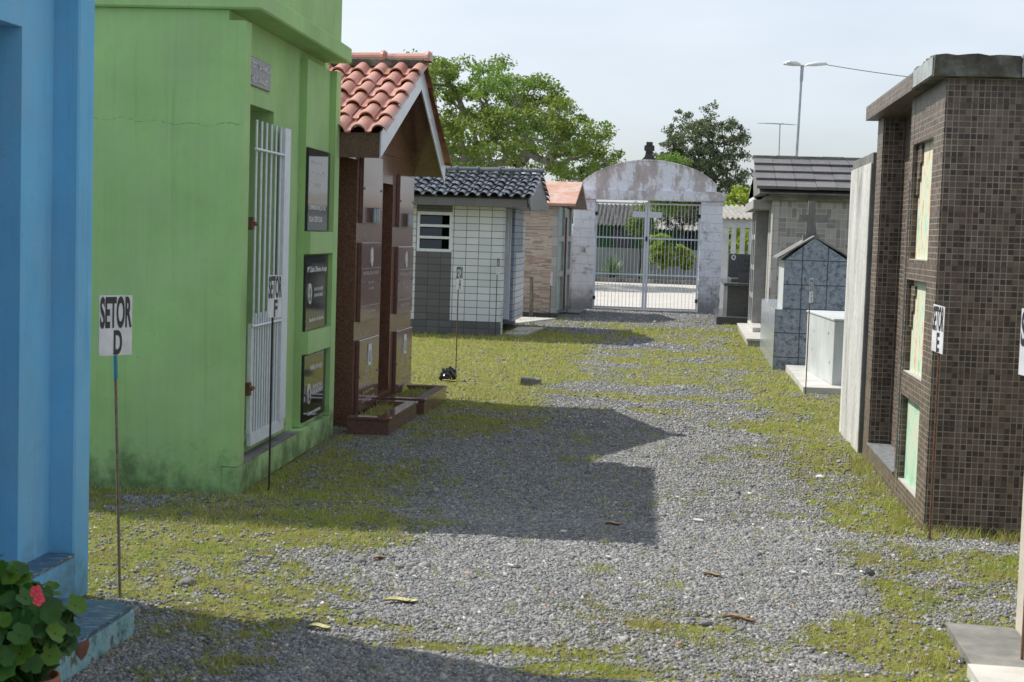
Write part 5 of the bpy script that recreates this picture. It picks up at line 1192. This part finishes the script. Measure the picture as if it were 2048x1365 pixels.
def aerial():
    t = thing('antenna', 'television aerial on a thin mast left of the street lamp', 'antenna', (2.83, 50, 0)); z = 5.47
    MB().tube([(.06, 0, 0), (0, 0, z + .02)], .018, 6).build('mast', 'lamp_metal', t); MB().tube([(-.12, -.5, z - .04), (.14, .5, z + .05)], .018, 6).build('boom', 'lamp_metal', t)
    for i in range(7):
        s = i / 6; L = .62 - .35 * s; c = Vector((-.12 + .26 * s, -.5 + s, z - .04 + .09 * s)); MB().tube([c - Vector((L, 0, -.01)), c + Vector((L, 0, -.02))], .010, 5).build('element', 'lamp_metal', t)
aerial()

# ------------------------------------------------------------------ small litter on the lane
def rock(x, y, r, m, label, name='rock', cat='rock', sz=.7, seed=0):
    bm = bmesh.new(); bmesh.ops.create_icosphere(bm, subdivisions=3, radius=r)
    for v in bm.verts:
        k = vnoise(np.array([v.co.x / r * 1.7 + v.co.z / r * 1.1 + seed * 9.1]), np.array([v.co.y / r * 1.7 - v.co.z / r * 1.3]), seed)[0]; v.co *= .75 + .55 * k; v.co.z *= sz
    mb = MB(); mb.frombm(bm); o = mb.build(name, m); o.location = (x, y, float(gz(x, y)) + r * sz * .35); tag(o, label, cat)
rock(.931, 7.382, .034, 'dark_granite', 'dark grey rock on the gravel before the mosaic mausoleum', seed=1)
rock(.973, 10.52, .032, 'white_conc', 'pale stone lying in the gravel near the whitewashed slab', seed=2, sz=.5)
rock(1.12, 5.62, .026, 'white_conc', 'small pale stone beside the marble step', seed=3)
rock(1.13, 5.95, .022, 'dark_granite', 'small black cinder in the grass beside the concrete slab', seed=4)
rock(-1.50, 7.03, .03, 'old_concrete', 'grey lump of mortar in the grass near the SETOR D sign', seed=5)
rock(-2.15, 6.45, .035, 'old_concrete', 'grey clod in the grass behind the SETOR D rod', seed=6)
m = MB(); m.box(-.11, .11, -.06, .06, -.02, .075, .012); o = m.build('concrete_block', 'old_concrete'); o.location = (-1.611, 16.1, .0); o.rotation_euler = (0, 0, .05); tag(o, 'broken concrete block lying across the gravel beside the lawn', 'block')
def chip(x, y, w, l, a, label):
    r = random.Random(int(x * 997)); K = 7; z = float(gz(x, y)) + .012
    pts = [(w * cos(2 * pi * k / K) * r.uniform(.7, 1.1), l * sin(2 * pi * k / K) * r.uniform(.7, 1.1), 0) for k in range(K)]
    o = MB().prism(pts, (0, 0, .008)).build('stone_chip', 'chip'); o.location = (x, y, z); o.rotation_euler = (.25, .1, a); tag(o, label, 'stone chip', 'white stone chips on the gravel')
for x, y, w, l, a in [(.12, 8.56, .034, .016, .1), (.735, 7.86, .018, .016, .6), (.62, 7.3, .016, .02, 1), (.56, 7.28, .02, .010, .3), (.78, 7.28, .022, .007, .1), (-.78, 7.1, .016, .012, .4), (-.33, 7.4, .015, .01, .2), (.38, 7.6, .014, .01, 2), (-.6, 8.0, .02, .009, .2), (.30, 6.7, .016, .012, .8), (.0, 9.3, .014, .01, .1), (.7, 6.75, .018, .008, .4)]:
    chip(x, y, w, l, a, 'small white stone chip lying on the grey gravel')
def dry_leaf(x, y, L, w, a, m_, label):
    n = 12; vs = []; 
    for k in range(n + 1):
        s = k / n; ww = w * sin(pi * min(1, s * .96 + .04)) ** .7; z = .014 + .004 * sin(s * 6); c = .006 * sin(s * 4)
        vs += [(s * L - L / 2, c - ww, z + .008), (s * L - L / 2, c, z - .004), (s * L - L / 2, c + ww, z + .010)]
    fs = []
    for k in range(n): b = k * 3; fs += [(b, b + 3, b + 4, b + 1), (b + 1, b + 4, b + 5, b + 2)]
    o = MB().add(vs, fs).build('dry_leaf', m_, None, True); o.location = (x, y, float(gz(x, y))); o.rotation_euler = (0, 0, a); tag(o, label, 'leaf')
dry_leaf(-1.16, 6.30, .15, .024, .22, 'dead_leaf', 'long dry yellow leaf lying on the gravel, left of centre')
dry_leaf(-1.40, 5.83, .09, .02, .1, 'dead_leaf', 'short yellow green fallen leaf near the front shadow edge')
dry_leaf(.27, 6.39, .12, .016, .35, 'brown_leaf', 'curled tan dry leaf on the gravel, right of centre')
dry_leaf(.30, 6.35, .10, .006, -.2, 'brown_leaf', 'thin dry leaf crossing the tan leaf on the gravel')
dry_leaf(-1.42, 7.1, .07, .02, .9, 'brown_leaf', 'small brown leaf in the grass at left')
dry_leaf(-.35, 8.35, .09, .02, .2, 'brown_leaf', 'brown leaf in the shadow on the gravel')
dry_leaf(.18, 7.15, .08, .014, .1, 'brown_leaf', 'reddish brown leaf on sunlit gravel')
dry_leaf(-2.48, 15.95, .16, .035, .5, 'brown_leaf', 'brown curled leaf beside the black bag')
